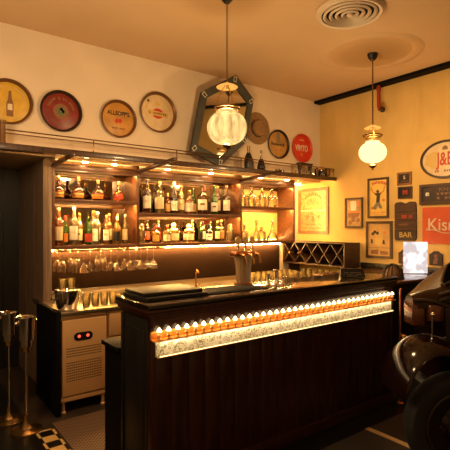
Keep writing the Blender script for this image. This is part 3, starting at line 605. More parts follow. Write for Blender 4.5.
for cx_, m_, nm, lab in ((-.038, mat('pale_brass', (.75, .52, .30), .3, .5), 'fluted_column', None), (.040, 'tapstem', 'twisted_column', 'white twisted column')):
    b = lathe(mk(), [(.034, .012), (.035, .03), (.036, .12), (.044, .19), (.052, .225)], 60)
    for v_ in b.verts:
        a = math.atan2(v_.co.y, v_.co.x); kk = 1+.05*math.cos(a*10+v_.co.z*(45 if cx_ > 0 else 6)); v_.co.x = v_.co.x*kk+cx_; v_.co.y *= kk
    obj(nm, b, m_, T, label=lab)
obj('tap_beam', box(mk(), -.135, .135, -.035, .035, .222, .258, .012), 'copper', T)
for x in (-.095, 0, .095):
    obj('spout', tube(mk(), [(x, -.03, .240), (x, -.085, .235), (x, -.10, .20), (x, -.10, .165)], .009, 10), 'brass', T)
    hd = obj('tap_handle', lathe(mk(), [(.012, .256), (.009, .27), (.007, .305), (.010, .315)], 12, c=(x, -.02, 0)), 'brass', T)
    bd = lathe(mk(), [(.033, -.008), (.037, 0), (.033, .008)], 24, axis='y'); bmesh.ops.translate(bd, vec=(x, -.02, .342), verts=bd.verts)
    obj('badge', bd, 'chrome', hd)
def jigger(label, x, y, h, r, kind):
    t = thing('cocktail_jigger' if kind else 'bar_tool', label, 'bar tool', (x, y, 1.15), group='steel tools beside the beer tower')
    if kind:
        obj('upper_cup', lathe(mk(), [(r*.35, h*.45), (r*.9, h), (r*.82, h), (r*.3, h*.5)], 18), 'chrome', t); obj('lower_cup', lathe(mk(), [(r, 0), (r*.35, h*.45), (r*.35, h*.47)], 18), 'chrome', t)
    else:
        obj('barrel', lathe(mk(), [(r, 0), (r, h*.5), (r*.5, h*.58), (r*.45, h*.62)], 16), 'chrome', t); obj('plunger', lathe(mk(), [(r*.3, h*.6), (r*.3, h*.9), (r*.8, h*.93), (r*.8, h)], 14), 'chrome', t)
jigger('double-ended steel jigger nearest the beer tower', 2.345, 2.55, .085, .020, 1)
jigger('taller double-ended steel jigger, second from the beer tower', 2.40, 2.52, .115, .022, 1)
jigger('slim steel muddler with a knob, third tool from the beer tower', 2.475, 2.58, .105, .013, 0)
jigger('steel pourer with a flat top, farthest tool from the beer tower', 2.52, 2.53, .105, .015, 0)
t = thing('counter_sign', 'small black wedge sign with faint pale print on the right end of the bar', 'sign', (3.30, 2.48, 1.15), -.62)
b = mk(); V = [b.verts.new(q) for q in ((-.11, -.03, 0), (.11, -.03, 0), (.11, .04, 0), (-.11, .04, 0), (-.105, .012, .075), (.105, .012, .075), (.105, .03, .075), (-.105, .03, .075))]
for q in ((0, 1, 2, 3), (4, 5, 6, 7), (0, 1, 5, 4), (1, 2, 6, 5), (2, 3, 7, 6), (3, 0, 4, 7)): b.faces.new([V[i] for i in q])
obj('block', b, 'blackcap', t)
b = mk()
for yy, n, w_ in ((.045, 12, .075), (.028, 14, .085), (.012, 8, .05)): marks(b, -w_, w_, yy, .007, .0, n)
bmesh.ops.transform(b, matrix=Matrix.Translation((0, -.031, 0)) @ Matrix.Rotation(math.radians(62), 4, 'X'), verts=b.verts)
obj('faint_print', b, 'greyink', t)
# ------------------------------------------------------------------ side counter, domed basket, glowing panel
sc = thing('side_counter', 'high dark side counter between the bar end and the right wall', 'counter', (0, 0, 0))
obj('top', box(mk(), 3.80, XR-.05, 2.40, 3.40, 1.035, 1.0692, .005), mat('polished_brown_top', (.16, .07, .03), .18, coat=.6, var=.3, vscale=5), sc)
obj('body', box(mk(), 3.86, XR-.05, 2.45, 3.35, 0, 1.035), 'blackpaint', sc)
t = thing('domed_basket', 'dark domed wire basket on the side counter right of the counter sign', 'basket', (4.10, 2.58, 1.07))
b = mk()
for k in range(7): a = PI*k/7; torus(b, (0, 0, .0), .105, .006, Matrix.Diagonal((1, 1, 1.42)) @ Matrix.Rotation(a, 3, 'Z') @ Matrix.Rotation(PI/2, 3, 'X'), 20, 6, 0, PI)
obj('ribs', b, 'black', t)
obj('dome', lathe(mk(), [(.1*math.cos(i*PI/16), .145*math.sin(i*PI/16)) for i in range(8)]+[(.002, .145)], 24), 'brownink', t)
obj('rim', torus(mk(), (0, 0, .008), .108, .008, None, 28, 8), 'black', t)
t = thing('glowing_panel', 'bright white upright panel with window reflections put into its glow, standing beside the car in front of the right wall', 'glow_panel', (4.75, 2.70, 1.07), math.radians(-40))
sp = obj('panel', box(mk(), -.133, .133, 0, .018, .004, .36, .002), 'glow_panel', t)
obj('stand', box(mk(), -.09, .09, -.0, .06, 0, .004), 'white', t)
# ------------------------------------------------------------------ trays on the bulkhead
def tray(label, x, z, r, mface, mrim, lift=.012):
    t = thing('mounted_tray', label, 'tray', (x, YB-.002, z), group='round metal trays on the wall', rot=ROT_BACK)
    obj('tray_face', lathe(mk(), [(.002, .006), (r*.86, .006), (r*.88, .004)], 48), mface, t)
    obj('rim', lathe(mk(), [(r*.86, .0), (r*.87, .007), (r*.92, .022), (r*.97, .032), (r, .030), (r*.985, .020), (r*.9, 0)], 48, cap=False), mrim, t)
    return t
Z = .0065
t = tray('mustard yellow tray printed with a bottle, leftmost on the wall', .832, 2.725, .205, 'trayyellow', 'rimbronze')
b = mk(); prism(b, [(-.022, -.11), (.022, -.11), (.024, -.02), (.012, .02), (.008, .075), (-.008, .075), (-.012, .02), (-.024, -.02)], Z, Z+.001); bmesh.ops.scale(b, vec=(1.25, 1.25, 1), verts=b.verts); obj('bottle_print', move(b, .012, .01, 0), 'brownink', t)
obj('label_print', move(prism(mk(), [(-.02, -.08), (.02, -.08), (.02, -.025), (-.02, -.025)], Z+.001, Z+.002), .012, .01, 0), 'paleink', t)
b = mk(); arcmarks(b, .142, -.5, 1.35, .026, Z, 11); obj('right_lettering', b, 'goldink', t); b = mk(); arcmarks(b, .142, 1.85, 3.6, .026, Z, 11); obj('left_lettering', b, 'goldink', t); b = mk(); arcmarks(b, .145, 4.1, 5.3, .018, Z, 10); obj('lower_lettering', b, 'goldink', t)
t = tray('maroon tray with a tan centre disc and green emblem', 1.294, 2.712, .199, 'trayred', 'rimdark')
obj('center_disc', disc(mk(), 0, 0, .075, Z, Z+.001), 'brownink', t); b = mk()
for k in range(7): disc(b, .022*math.cos(k*1.3), .022*math.sin(k*1.3), .016, Z+.001, Z+.002, 8)
obj('emblem', b, 'greenink', t); b = mk(); arcmarks(b, .125, .25, 2.9, .030, Z, 15); obj('upper_lettering', b, 'brownink', t); b = mk(); arcmarks(b, .125, 3.9, 5.5, .018, Z, 14); obj('rim_lettering', b, 'brownink', t)
t = tray('ochre tray reading ALLSOPP\'S in dark lettering', 1.880, 2.724, .197, 'trayochre', 'rimbronze')
bmx = text_bm("ALLSOPP'S", .062, bold=.0016, xs=.86); obj('lettering', move(bmx, 0, .058, Z), 'ink', t)
b = mk(); prism(b, [(-.045, -.025), (-.02, .012), (0, -.002), (.02, .014), (.05, -.02), (.03, -.028), (.02, -.05), (0, -.03), (-.02, -.052)], Z, Z+.001); obj('emblem', b, 'redink', t)
b = mk(); marks(b, -.075, .08, -.095, .022, Z, 9); obj('worn_print', b, 'brownink', t)
t = tray('cream tray with a red oval crossed by a tan banner', 2.342, 2.864, .225, 'traycream', 'rimbronze')
obj('red_oval', disc(mk(), 0, -.01, .056, Z, Z+.001, 32, 1.28), 'redink', t)
obj('banner', prism(mk(), [(-.125, -.028), (.125, -.045), (.125, .005), (-.125, .022)], Z+.001, Z+.002), 'goldink', t)
b = mk(); marks(b, -.11, .11, -.011, .03, Z+.002, 9); obj('banner_lettering', b, 'brownink', t)
b = mk(); prism(b, [(-.022, .075), (.022, .075), (.028, .115), (.012, .10), (0, .122), (-.012, .10), (-.028, .115)], Z, Z+.001); obj('crown', b, 'goldink', t)
b = mk(); arcmarks(b, .155, .2, .9, .03, Z, 4); obj('right_lettering', b, 'goldink', t); b = mk(); arcmarks(b, .155, 2.2, 3.0, .03, Z, 4); obj('rim_lettering', b, 'goldink', t)
b = mk(); disc(b, -.118, .115, .014, Z, Z+.001, 10); obj('mark', b, 'ink', t)
t = tray('tan and brown tray with a dark name across the middle, right of the straw hat', 4.174, 2.719, .196, 'trayolive', 'rimdark')
obj('center_stripe', prism(mk(), [(-.03, .02), (.03, .02), (.03, .16), (-.03, .16)], Z, Z+.0008), 'greyink', t)
b = mk(); 
for k, hh in enumerate((.052, .03, .03, .034, .028, .03, .03, .042)): prism(b, [(-.125+.031*k, -.016-(.012 if k == 7 else 0)), (-.105+.031*k, -.016), (-.103+.031*k, -.016+hh*.8), (-.122+.031*k, -.016+hh)], Z+.0008, Z+.0018)
obj('lettering', b, 'ink', t); b = mk(); marks(b, -.06, .07, -.075, .016, Z, 8); obj('worn_print', b, 'redink', t)
t = tray('scarlet tray reading VIMTO behind the black-handled jugs', 4.633, 2.714, .203, 'trayscarlet', 'trayscarlet')
obj('lettering', move(text_bm('VIMTO', .115, bold=.003, xs=.72), 0, -.0, Z), 'paleink', t); b = mk(); arcmarks(b, .12, 1.2, 1.95, .018, Z, 6); obj('worn_print', b, 'paleink', t)
b = mk(); disc(b, 0, -.085, .022, Z, Z+.001, 12); obj('emblem', b, 'orangeink', t)
h = thing('straw_hat', 'woven straw boater hat hanging on the wall right of the six-sided mirror', 'hat', (3.80, YB-.002, 2.885), rot=ROT_BACK)
obj('brim', lathe(mk(), [(.10, .012), (.16, .004), (.208, .006), (.21, .012), (.16, .012), (.1, .02)], 44), 'straw_hat', h)
obj('crown', lathe(mk(), [(.112, .010), (.108, .045), (.098, .058), (.002, .060)], 40), 'straw_hat', h)
obj('hat_band', lathe(mk(), [(.1155, .014), (.113, .034)], 40, cap=False), 'ink', h)
# hexagonal mirror
hx = thing('hexagonal_mirror', 'large six-sided mirror in a grey-green frame standing tilted on the canopy ledge', 'mirror', (3.03, 4.14, 2.302), rot=(PI/2+math.radians(5), 0, 0))
out = [(.165, 1.075), (.455, .845), (.375, .325), (.0, .0), (-.405, .135), (-.295, .80)]
cx = sum(p[0] for p in out)/6; cy = sum(p[1] for p in out)/6
inn = [(cx+(x-cx)*.80, cy+(y-cy)*.80) for x, y in out]; mid = [(cx+(x-cx)*.83, cy+(y-cy)*.83) for x, y in out]
obj('frame', ringprism(mk(), out, inn, -.02, .022), 'hexframe', hx)
obj('mirror_glass', prism(mk(), mid, -.012, .004), 'hexmirror', hx)
for x, y in out:
    ex, ey = cx+(x-cx)*.905, cy+(y-cy)*.905; a = math.atan2(y-cy, x-cx)
    obj('corner_inlay', move(ringprism(mk(), [(-.03, -.022), (.03, -.022), (.03, .022), (-.03, .022)], [(-.022, -.015), (.022, -.015), (.022, .015), (-.022, .015)], 0, .003), ex, ey, .0215, a), 'inlay', hx)
# things on the ledge
ZL = 2.296
t = thing('syrup_bottle', 'tall black bottle with a pale glass neck standing on the ledge right of the mirror', 'bottle', (3.53, 4.20, ZL))
obj('glass_body', lathe(mk(), [(.046, 0), (.05, .01), (.054, .10), (.05, .155), (.036, .20), (.022, .225)], 22), 'blackcap', t); obj('neck', lathe(mk(), [(.018, .22), (.016, .29), (.019, .295), (.019, .31)], 16), 'clear', t)
obj('front_label', disc(mk(), 0, 0, .012, 0, .002, 10), 'greyink', t, loc=(-.03, -.05, .11)).rotation_euler = (PI/2, 0, -.55)
t = thing('black_decanter', 'shorter black flared bottle with a clear stem on the ledge below the straw hat', 'bottle', (3.74, 4.20, ZL))
obj('glass_body', lathe(mk(), [(.060, 0), (.062, .01), (.058, .035), (.050, .045), (.054, .06), (.044, .10), (.032, .15), (.024, .165)], 22), 'blackcap', t); obj('neck', lathe(mk(), [(.014, .16), (.011, .24), (.015, .25), (.014, .275), (.004, .28)], 14), 'clear', t)
def jug(label, x, rz, r, h, dark):
    t = thing('glass_jug', label, 'jug', (x, 4.19, ZL), rz, 'glass jugs on the ledge')
    obj('jug_wall', lathe(mk(), [(r*.85, 0), (r, h*.3), (r*.9, h), (r*.86, h), (r*.95, h*.3), (.002, .01)], 22), 'clear', t)
    obj('contents', lathe(mk(), [(r*.88, h*.35), (r*.92, h*.55), (r*.86, h*.8)], 18), 'blackcap' if dark else 'clear', t)
    for s in (-1, 1): obj('handle', tube(mk(), [(s*r*.85, 0, h*.95), (s*r*1.3, 0, h*1.1), (s*r*1.65, 0, h*.95), (s*r*1.65, 0, h*.4), (s*r*.95, 0, h*.15)], .006, 8), 'black', t)
jug('clear jug with thin black handles at the right end of the ledge', 4.90, -.5, .065, .13, True)
jug('clear jug with black handles standing between the black stand and the end jug', 4.70, -.3, .045, .12, False)
t = thing('bottle_stand', 'black iron stand with a wide flat top in front of the scarlet tray', 'stand', (4.50, 4.16, ZL))
b = mk(); box(b, -.13, .13, -.035, .035, .155, .175, .004); obj('top_plate', b, 'black', t)
for x in (-.10, .10): obj('leg', lathe(mk(), [(.038, 0), (.022, .015), (.017, .06), (.028, .11), (.036, .156)], 14, c=(x, 0, 0)), 'black', t)
gl = thing('tea_light_glass', 'small clear tea light glass on the ledge, first right of the black flared bottle', 'glass', (3.98, 4.15, ZL), group='small glasses along the ledge')
obj('glass_wall', lathe(mk(), tumbler(.035, .055), 16), 'crystal', gl)
for x, w_ in ((4.28, 'second'), (4.50, 'third')): dup(gl, (x, 4.10 if x > 4.4 else 4.15, ZL), 'small clear tea light glass on the ledge, %s right of the black flared bottle' % w_)
# ------------------------------------------------------------------ pictures and signs on the right wall
def pic(name, label, cat, yl, yr, zb, zt, fw, mframe, mface, group=None, depth=.02, tilt=0.):
    t = thing(name, label, cat, (XR-.001, (yl+yr)/2, (zb+zt)/2), group=group, rot=ROT_RIGHT)
    w_, h_ = (yl-yr)/2, (zt-zb)/2
    o_ = [(-w_, -h_), (w_, -h_), (w_, h_), (-w_, h_)]; i_ = [(-w_+fw, -h_+fw), (w_-fw, -h_+fw), (w_-fw, h_-fw), (-w_+fw, h_-fw)]
    if fw: obj('frame', ringprism(mk(), o_, i_, 0, depth), mframe, t)
    obj('picture', prism(mk(), [(x*1.0, y*1.0) for x, y in (i_ if fw else o_)], 0, depth*.5 if fw else depth), mface, t)
    return t, w_-fw, h_-fw, (depth*.5 if fw else depth)
FR = 'framed pictures on the right wall'
t, w_, h_, z = pic('framed_mirror', 'large gilt printed pub mirror in a brown frame beside the bottle shelves', 'mirror', 4.77, 4.18, 1.495, 2.18, .045, 'framebrown', 'printmirror', FR)
obj('divider_bar', prism(mk(), [(-w_, .0), (w_, .0), (w_, .018), (-w_, .018)], z, z+.003), 'paleink', t)
b = mk(); arcmarks(b, .22, .75, 2.4, .06, z, 9); obj('lettering', move(b, 0, .03, 0), 'brownink', t)
b = mk(); arcmarks(b, .235, .2, 2.95, .03, z, 20); marks(b, -.16, .16, .09, .05, z, 9); marks(b, -.12, .12, .05, .02, z, 11); obj('ornament', move(b, 0, -.02, 0), 'goldink', t)
b = mk()
for s in (-1, 1): obj('triangle_print', prism(mk(), [(s*.06, -.07), (s*.15, -.06), (s*.11, -.13)], z, z+.001), 'brownink', t)
marks(b, -.15, .15, -.20, .035, z, 9); marks(b, -.18, .18, -.26, .02, z, 14); marks(b, -.06, .06, -.04, .03, z, 3); prism(b, [(-.02, -.07), (.02, -.07), (.03, -.16), (-.03, -.16)], z, z+.001); obj('lower_ornament', b, 'brownink', t)
t, w_, h_, z = pic('framed_mirror', 'small printed mirror in a dark frame, left of the two poster frames', 'mirror', 3.89, 3.60, 1.587, 1.998, .025, 'framewood', 'printmirror', FR)
b = mk(); prism(b, [(-.05, .03), (.04, .03), (.04, .16), (-.05, .16)], z, z+.001); obj('lamp_print', b, 'white', t)
b = mk(); prism(b, [(-.10, .0), (.1, .0), (.08, -.05), (.03, -.06), (.02, -.12), (-.03, -.13), (-.04, -.06), (-.09, -.05)], z, z+.001); disc(b, -.06, -.13, .03, z, z+.001, 12); disc(b, .07, -.1, .03, z, z+.001, 12); obj('scene_print', b, 'brownink', t)
b = mk(); disc(b, .07, .12, .03, z, z+.001, 12); prism(b, [(-.1, .0), (.1, .0), (.07, .03), (-.07, .03)], z, z+.001); obj('red_print', b, 'orangeink', t)
t, w_, h_, z = pic('framed_poster', 'tall yellow poster of a striding man in black, in a dark frame', 'picture', 3.523, 3.214, 1.716, 2.236, .027, 'framewood', 'postery', FR)
b = mk(); arcmarks(b, .28, 1.15, 2.02, .042, z, 11); obj('title', move(b, 0, -.08, 0, -.02), 'redink', t)
b = mk(); prism(b, [(-.055, .06), (.05, .07), (.045, .045), (.03, .04), (.025, -.055), (-.03, -.06), (-.02, .03), (-.05, .045)], z, z+.001); disc(b, -.005, .085, .02, z, z+.001, 14); obj('figure', b, 'ink', t)
b = mk(); prism(b, [(-.03, -.06), (.025, -.055), (.06, -.12), (.055, -.145), (.02, -.135), (0, -.10), (-.03, -.15), (-.07, -.145), (-.075, -.12)], z, z+.001); obj('trousers', b, 'greyink', t)
b = mk(); marks(b, -.11, .11, -.19, .018, z, 12); marks(b, -.09, .1, -.215, .012, z, 12); obj('caption', b, 'orangeink', t); obj('round_seal', disc(mk(), .08, -.03, .022, z, z+.001, 10), 'orangeink', t); obj('round_seal', disc(mk(), -.085, -.13, .02, z, z+.001, 10), 'orangeink', t)
b = mk(); tube(b, [(.03, .06, z+.001), (.08, .085, z+.001), (.095, .15, z+.001)], .007, 6); tube(b, [(-.04, .06, z+.001), (-.08, .08, z+.001), (-.10, .13, z+.001)], .007, 6); obj('arms', b, 'orangeink', t)
t, w_, h_, z = pic('framed_poster', 'faded brown poster in a dark frame directly below the yellow poster', 'picture', 3.548, 3.164, 1.196, 1.675, .032, 'framewood', 'posterb', FR)
b = mk()
for q in ((-.06, .10), (-.02, .085), (-.09, .075)): disc(b, q[0], q[1], .022, z, z+.001, 10)
prism(b, [(-.12, -.05), (-.09, -.05), (-.09, .0), (-.12, .01)], z, z+.001); prism(b, [(.05, -.05), (.09, -.06), (.08, .0), (.06, .0)], z, z+.001); obj('figures', b, 'ink', t)
b = mk(); prism(b, [(-.05, .06), (.02, .12), (.06, .05), (.05, -.02), (.0, -.08), (-.06, -.06)], z, z+.0008); obj('body_print', b, 'goldink', t)
b = mk(); prism(b, [(-w_, -.105), (w_, -.105), (w_, -.1), (-w_, -.1)], z, z+.001); prism(b, [(-.12, -.19), (-.01, -.19), (-.01, -.125), (-.12, -.14)], z, z+.001); prism(b, [(.02, -.19), (.13, -.19), (.13, -.15), (.02, -.14)], z, z+.001); obj('lower_panel', b, 'brownink', t)
b = mk(); disc(b, .09, .09, .022, z, z+.001, 10); obj('red_mark', b, 'orangeink', t)
t, w_, h_, z = pic('small_plaque', 'small dark framed plaque with a pale S, upper of two', 'plaque', 3.096, 2.907, 2.116, 2.273, .022, 'framebrown', 'plankdk', 'small framed plaques')
obj('lettering', move(text_bm('S', .06, bold=.001), .0, .012, z), 'paleink', t); b = mk(); marks(b, -.05, .06, -.035, .01, z, 7); obj('worn_print', b, 'brownink', t)
t, w_, h_, z = pic('small_plaque', 'small dark framed plaque with a red M, lower of two', 'plaque', 3.086, 2.898, 1.950, 2.096, .016, 'framewood', 'blacklab', 'small framed plaques')
obj('lettering', move(text_bm('M', .085, bold=.002), 0, 0, z), 'redink', t)
# hanging BAR board
t = thing('bar_sign', 'dark wooden wall board of four planks with the word BAR at the bottom', 'sign', (XR-.001, 2.98, 1.66), rot=ROT_RIGHT)
b = mk(); prism(b, [(-.145, .22), (-.12, .245), (-.06, .25), (0, .225), (.06, .25), (.12, .245), (.135, .22), (.14, .115), (-.145, .115)], 0, .024); obj('top_plank', b, 'plank', t)
for y0, y1 in ((.02, .11), (-.085, .015)): obj('plank', prism(mk(), [(-.145, y0), (.14, y0), (.14, y1), (-.145, y1)], 0, .022), 'plank', t)
b = mk(); prism(b, [(-.145, -.09), (.14, -.09), (.14, -.19), (.12, -.225), (-.13, -.225), (-.145, -.19)], 0, .022); bp = obj('bottom_plank', b, 'plankdk', t)
obj('lettering', move(text_bm('BAR', .092, bold=.001, xs=1.0), 0, -.158, .0225), 'goldink', bp)
b = mk(); marks(b, -.05, .09, .065, .05, .022, 6); obj('red_lettering', b, 'redink', t); b = mk(); marks(b, -.09, .03, -.03, .03, .022, 6); obj('gold_lettering', b, 'brownink', t)
# oval J&B sign
t = thing('oval_sign', 'oval cream whisky sign with red letters in a dark rim at the right edge', 'sign', (XR-.001, 2.50, 2.372), rot=ROT_RIGHT)
E_ = lambda a, b_: [(a*math.cos(2*PI*i/48), b_*math.sin(2*PI*i/48)) for i in range(48)]
obj('rim', ringprism(mk(), E_(.29, .218), E_(.265, .193), 0, .028), 'rimdark', t)
obj('face', prism(mk(), E_(.268, .196), 0, .012), 'traycream', t)
obj('lettering', move(text_bm('J&B', .21, bold=.004, xs=.62), .0, 0, .0125), 'redink', t)
b = mk(); prism(b, [(-.24, -.04), (-.13, -.1), (-.08, -.1), (-.08, .10), (-.14, .10), (-.22, .06)], .012, .0128); obj('panel_print', b, 'goldink', t)
b = mk(); prism(b, [(-.03, .11), (.03, .11), (.03, .14), (.0, .16), (-.03, .14)], .012, .013); marks(b, -.12, .12, -.13, .03, .012, 9); obj('crest_print', b, 'brownink', t)
# plank sign KNOCK
t, w_, h_, z = pic('plank_sign', 'weathered dark wooden sign with carved lettering above the orange-red board', 'sign', 2.80, 2.20, 1.865, 2.10, .032, 'plank', 'plankdk', None, .028)
obj('push_button', ball(prism(mk(), [(-.02, -.02), (.02, -.02), (.02, .02), (-.02, .02)], 0, .012), (0, 0, .014), .013), 'white', t, loc=(-.20, 0, z))
for s, yy in (('KNOCK', .048), ('SVC', .0), ('PLEASE', -.05)):
    if s == 'KNOCK': b = move(text_bm('KNOCK', .06, xs=1.3), .07, yy, z)
    else: b = marks(mk(), -.10, .22, yy, .034, z, 7)
    obj('lettering', b, 'brownink', t)
t, w_, h_, z = pic('name_board', 'flat orange-red board with cream script lettering below the weathered sign', 'sign', 2.768, 2.16, 1.405, 1.83, 0, None, 'kismet', None, .012)
obj('lettering', move(text_bm('Kismet', .20, bold=.0012, xs=.95), .025, .005, z), 'paleink', t)
obj('swash', tube(mk(), [(-.24, -.03, z), (-.26, -.055, z), (-.235, -.055, z), (-.17, -.05, z), (-.06, -.085, z), (.08, -.09, z), (.22, -.06, z)], .005, 6), 'paleink', t)
def arched(label, yc, z0, w_, h_):
    t = thing('arched_plaque', label, 'plaque', (XR-.001, yc, z0), group='arched wooden plaques', rot=ROT_RIGHT)
    o_ = [(-w_, 0), (w_, 0), (w_, h_*.78), (w_*.7, h_*.84), (w_*.3, h_), (-w_*.3, h_), (-w_*.7, h_*.84), (-w_, h_*.78)]
    obj('board', prism(mk(), o_, 0, .018), 'plankdk', t); b = mk(); prism(b, [(-w_*.4, h_*.1), (w_*.2, h_*.1), (w_*.35, h_*.5), (0, h_*.62), (-w_*.3, h_*.4)], .018, .02); disc(b, .0, h_*.66, w_*.28, .018, .02, 12); obj('carved_figure', b, 'brownink', t)
arched('small arched dark plaque with a carved figure, right of the glowing panel', 2.605, 1.155, .078, .165)
arched('small arched dark plaque mostly hidden behind the left of the glowing panel', 3.00, 1.15, .075, .17)
# ------------------------------------------------------------------ champagne bucket stands
def cstand(label, x, y, rz):
    t = thing('champagne_bucket_stand', label, 'bucket stand', (x, y, .006), rz, 'champagne bucket stands')
    obj('base', lathe(mk(), [(.118, 0), (.118, .008), (.105, .014), (.05, .026), (.022, .06), (.014, .13)], 32), 'brassdk', t)
    obj('pole', lathe(mk(), [(.011, .12), (.009, .40), (.011, .64)], 14), 'chrome', t)
    bk = obj('bucket', lathe(mk(), [(.03, .655), (.048, .66), (.050, .705), (.062, .71), (.071, .86), (.080, .885), (.080, .892), (.070, .884), (.058, .72), (.002, .715)], 30), 'chrome', t)
    for s in (-1, 1): obj('ring_handle', ball(mk(), (s*.083, 0, .85), .018, 12), 'chrome', bk)
    obj('collar', lathe(mk(), [(.022, .61), (.03, .62), (.03, .66)], 16), 'brass', t)
cstand('chrome champagne bucket on a tall stand, front of the pair at left', .835, 3.70, .4)
cstand('chrome champagne bucket on a tall stand, rear of the pair at left edge', .765, 3.97, .1)
# ------------------------------------------------------------------ vintage car
car = thing('vintage_car', 'dark maroon vintage car with a rounded fender parked before the right end of the bar', 'car', (2.856, 1.371, 0), math.atan2(.602, -.799))
# local: +x to the front (image left), +y towards the viewer, hull lies at y from -.2 back
def loft(bm, secs):
    rings = [[bm.verts.new(p) for p in s] for s in secs]; n = len(rings[0])
    for a, c_ in zip(rings, rings[1:]):
        for i in range(n-1): bm.faces.new((a[i], a[i+1], c_[i+1], c_[i]))
    bm.faces.new(rings[0]); bm.faces.new(rings[-1][::-1]); return bm
def sec(x, ya, yb, zb, zt, rr):
    pts = [(x, ya, zb)]
    for i in range(7): a = PI/2*i/6; pts.append((x, ya-rr+rr*math.cos(a), zt-rr+rr*math.sin(a)))
    for i in range(7): a = PI/2+PI/2*i/6; pts.append((x, yb+rr+rr*math.cos(a), zt-rr+rr*math.sin(a)))
    pts.append((x, yb, zb)); return pts
TOP = [(.16, .22, .36, 1.125), (.06, .20, .48, 1.158), (-.03, .19, .60, 1.18), (-.12, .18, .64, 1.232), (-.22, .175, .68, 1.287), (-.32, .17, .72, 1.33), (-.6, .17, .80, 1.40), (-1.2, .18, .82, 1.40), (-1.6, .25, .75, 1.15)]
b = loft(mk(), [sec(x, -n_, -f_, .92+.12*(x > -.1), zt, min(.085, (f_-n_)*.45)) for x, n_, f_, zt in TOP])
obj('roof_shell', b, mat('bronze_car_top', (.030, .011, .003), .22, spec=.3, coat=.0), car, label='brown-gold glossy sloping top')
b = loft(mk(), [sec(-.03, -.155, -.60, .50, 1.06, .03), sec(-.10, -.14, -.64, .45, 1.10, .04), sec(-.3, -.12, -.7, .42, 1.12, .04), sec(-1.2, -.12, -.8, .42, 1.12, .04), sec(-1.62, -.2, -.74, .45, 1.0, .04)])
obj('lower_body', b, 'carpaint', car)
obj('front_panel', box(mk(), .080, .172, -.36, -.215, .92, 1.07, .012), 'carcopper', car, label='copper-brown front panel')
obj('side_panel', box(mk(), -.06, .068, -.50, -.185, .95, 1.075, .022), 'carcopper', car, label='rounded copper-brown side panel')
for za in (1.168, 1.128):
    b = mk(); tube(b, [(.0, -.178, za-.03), (-.05, -.165, za-.01), (-.12, -.158, za), (-.3, -.15, za+.01), (-1.2, -.15, za+.01)], .013, 10); obj('belt_molding', b, 'rimdark', car)
b = mk(); tube(b, [(.165, -.225, 1.095), (.10, -.20, 1.10), (.02, -.185, 1.09), (-.06, -.165, 1.06)], .014, 10); obj('nose_molding', b, 'rimdark', car)
def zt_at(x):
    for (x0, *_a, z0), (x1, *_b, z1) in zip(TOP, TOP[1:]):
        if x1 <= x <= x0: return z0+(z1-z0)*(x-x0)/(x1-x0)
b = mk(); G = []
for x, w1_ in ((-.055, .26), (-.09, .33), (-.14, .41), (-.19, .49), (-.25, .57), (-.32, .60), (-.46, .62), (-.6, .62)):
    G.append([b.verts.new((x, -(.225+(w1_-.225)*k/6), zt_at(x)+.005)) for k in range(7)])
for r0, r1 in zip(G, G[1:]):
    for k in range(6): b.faces.new((r0[k], r0[k+1], r1[k+1], r1[k]))
wo = obj('rear_window', b, 'carglass', car)
edge = [v_ for v_ in [(-.6, .225), (-.3, .225), (-.055, .225), (-.055, .26), (-.09, .33), (-.14, .41), (-.19, .49), (-.25, .57), (-.32, .60), (-.6, .62)]]
b = mk(); tube(b, [(x, -w1_, zt_at(x)+.006) for x, w1_ in edge], .010, 8); obj('window_trim', b, 'rimdark', wo)
# fender: swept section along an arc over the wheel
prof = [(.40, .54), (.375, .66), (.325, .765), (.25, .84), (.175, .878), (.09, .885), (-.0, .865), (-.11, .81), (-.23, .73), (-.38, .59), (-.5, .44), (-.62, .34)]
rings = []; b = mk()
for i, (x, z) in enumerate(prof):
    ring = []
    for k in range(9):
        tt = k/8; yy = -.30+.40*tt; drop = .075*(abs(tt-.45)/.55)**2.4
        ln = math.hypot(x, z-.34); nx, nz = x/ln, (z-.34)/ln
        ring.append((x-nx*drop, yy, z-nz*drop))
    rings.append(ring)
VV = [[b.verts.new(p_) for p_ in r_] for r_ in rings]
for r0, r1 in zip(VV, VV[1:]):
    for k in range(8): b.faces.new((r0[k], r0[k+1], r1[k+1], r1[k]))
fo = obj('front_fender', b, 'carpaint', car); md = fo.modifiers.new('thickness', 'SOLIDIFY'); md.thickness = .012
sd = fo.modifiers.new('smooth', 'SUBSURF'); sd.levels = 1; sd.render_levels = 2
b = mk(); tube(b, [(x, -.27, z) for x, z in ((.13, .885), (.07, .905), (0, .912), (-.07, .89), (-.14, .855), (-.24, .79))], .014, 8); obj('fender_bead', b, 'carpaint', car)
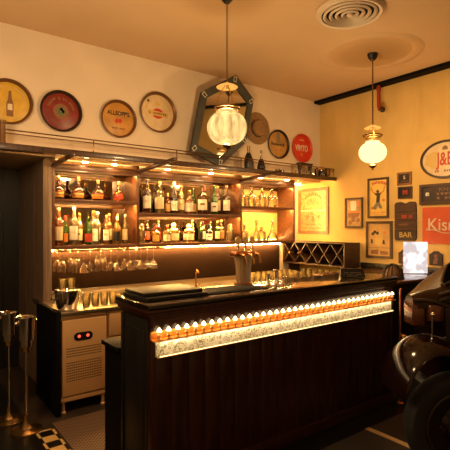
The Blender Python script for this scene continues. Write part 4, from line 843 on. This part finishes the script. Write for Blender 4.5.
def wheel(x, y):
    w_ = obj('wheel', lathe(mk(), [(.10, -.05), (.20, -.055), (.235, -.06), (.245, -.02), (.245, .03), (.235, .06), (.22, .055), (.205, .03), (.12, .022), (.085, .05), (.08, .07)], 40), 'carpaint', car, loc=(x, y, .338)); w_.rotation_euler = (-PI/2, 0, 0)
    obj('tyre', lathe(mk(), [(.235, -.055), (.28, -.075), (.315, -.07), (.334, -.045), (.338, 0), (.334, .045), (.315, .07), (.28, .075), (.235, .058), (.23, 0), (.235, -.055)], 56, cap=False), 'tyre', w_)
    obj('rim_ring', torus(mk(), (0, 0, .056), .222, .010, None, 44, 8), 'rimdark', w_)
    obj('hub_cap', lathe(mk(), [(.088, .045), (.085, .075), (.06, .095), (.025, .103), (.002, .105)], 28), 'rimdark', w_)
    for k in range(6):
        a = 2*PI*k/6; obj('lug_nut', ball(mk(), (.125*math.cos(a), .125*math.sin(a), .03), .012, 8), 'rimdark', w_)
wheel(-.03, 0); wheel(-1.25, 0)
b = mk(); box(b, -.98, -.55, -.12, .12, .32, .35, .006); obj('running_board', b, 'rubber', car)
b = mk(); box(b, -1.5, .02, -.75, -.17, .30, .46, .02); obj('chassis', b, 'black', car)
obj('rear_fender', lathe(mk(), [(.38, -.30), (.40, .10), (.385, .12), (.37, .10)], 24, c=(-1.25, 0, .338), axis='y', a0=0, a1=PI, cap=False), 'carpaint', car)
obj('lamp_bracket', ball(tube(mk(), [(.09, -.10, .86), (.09, -.09, 1.02)], .008, 8), (.09, -.085, 1.025), .016, 10), 'chrome', car)
# ------------------------------------------------------------------ bare point lights added out of view to brighten left wall and room
pt(.17, 2.78, 2.38, 54); pt(.1, -.6, 2.38, 32)
W = bpy.data.worlds.new('world'); S.world = W; W.use_nodes = True
W.node_tree.nodes['Background'].inputs[0].default_value = (.05, .03, .015, 1); W.node_tree.nodes['Background'].inputs[1].default_value = .3
# ------------------------------------------------------------------ camera
cam = bpy.data.cameras.new('camera'); co = bpy.data.objects.new('camera', cam); C.objects.link(co)
cam.sensor_width = 36; cam.lens = 36*441/450; cam.shift_y = 2/450; cam.clip_start = .05
co.location = (0, 0, 1.6); co.rotation_euler = (PI/2, 0, -math.atan2(.602, .799))
S.camera = co
S.view_settings.view_transform = 'Standard'; S.view_settings.look = 'None'; S.view_settings.gamma = 1; S.view_settings.exposure = .15
S.view_settings.use_curve_mapping = False
S.cycles.max_bounces = 10; S.cycles.transparent_max_bounces = 24; S.cycles.caustics_reflective = False; S.cycles.caustics_refractive = False
S.cycles.sample_clamp_indirect = 6
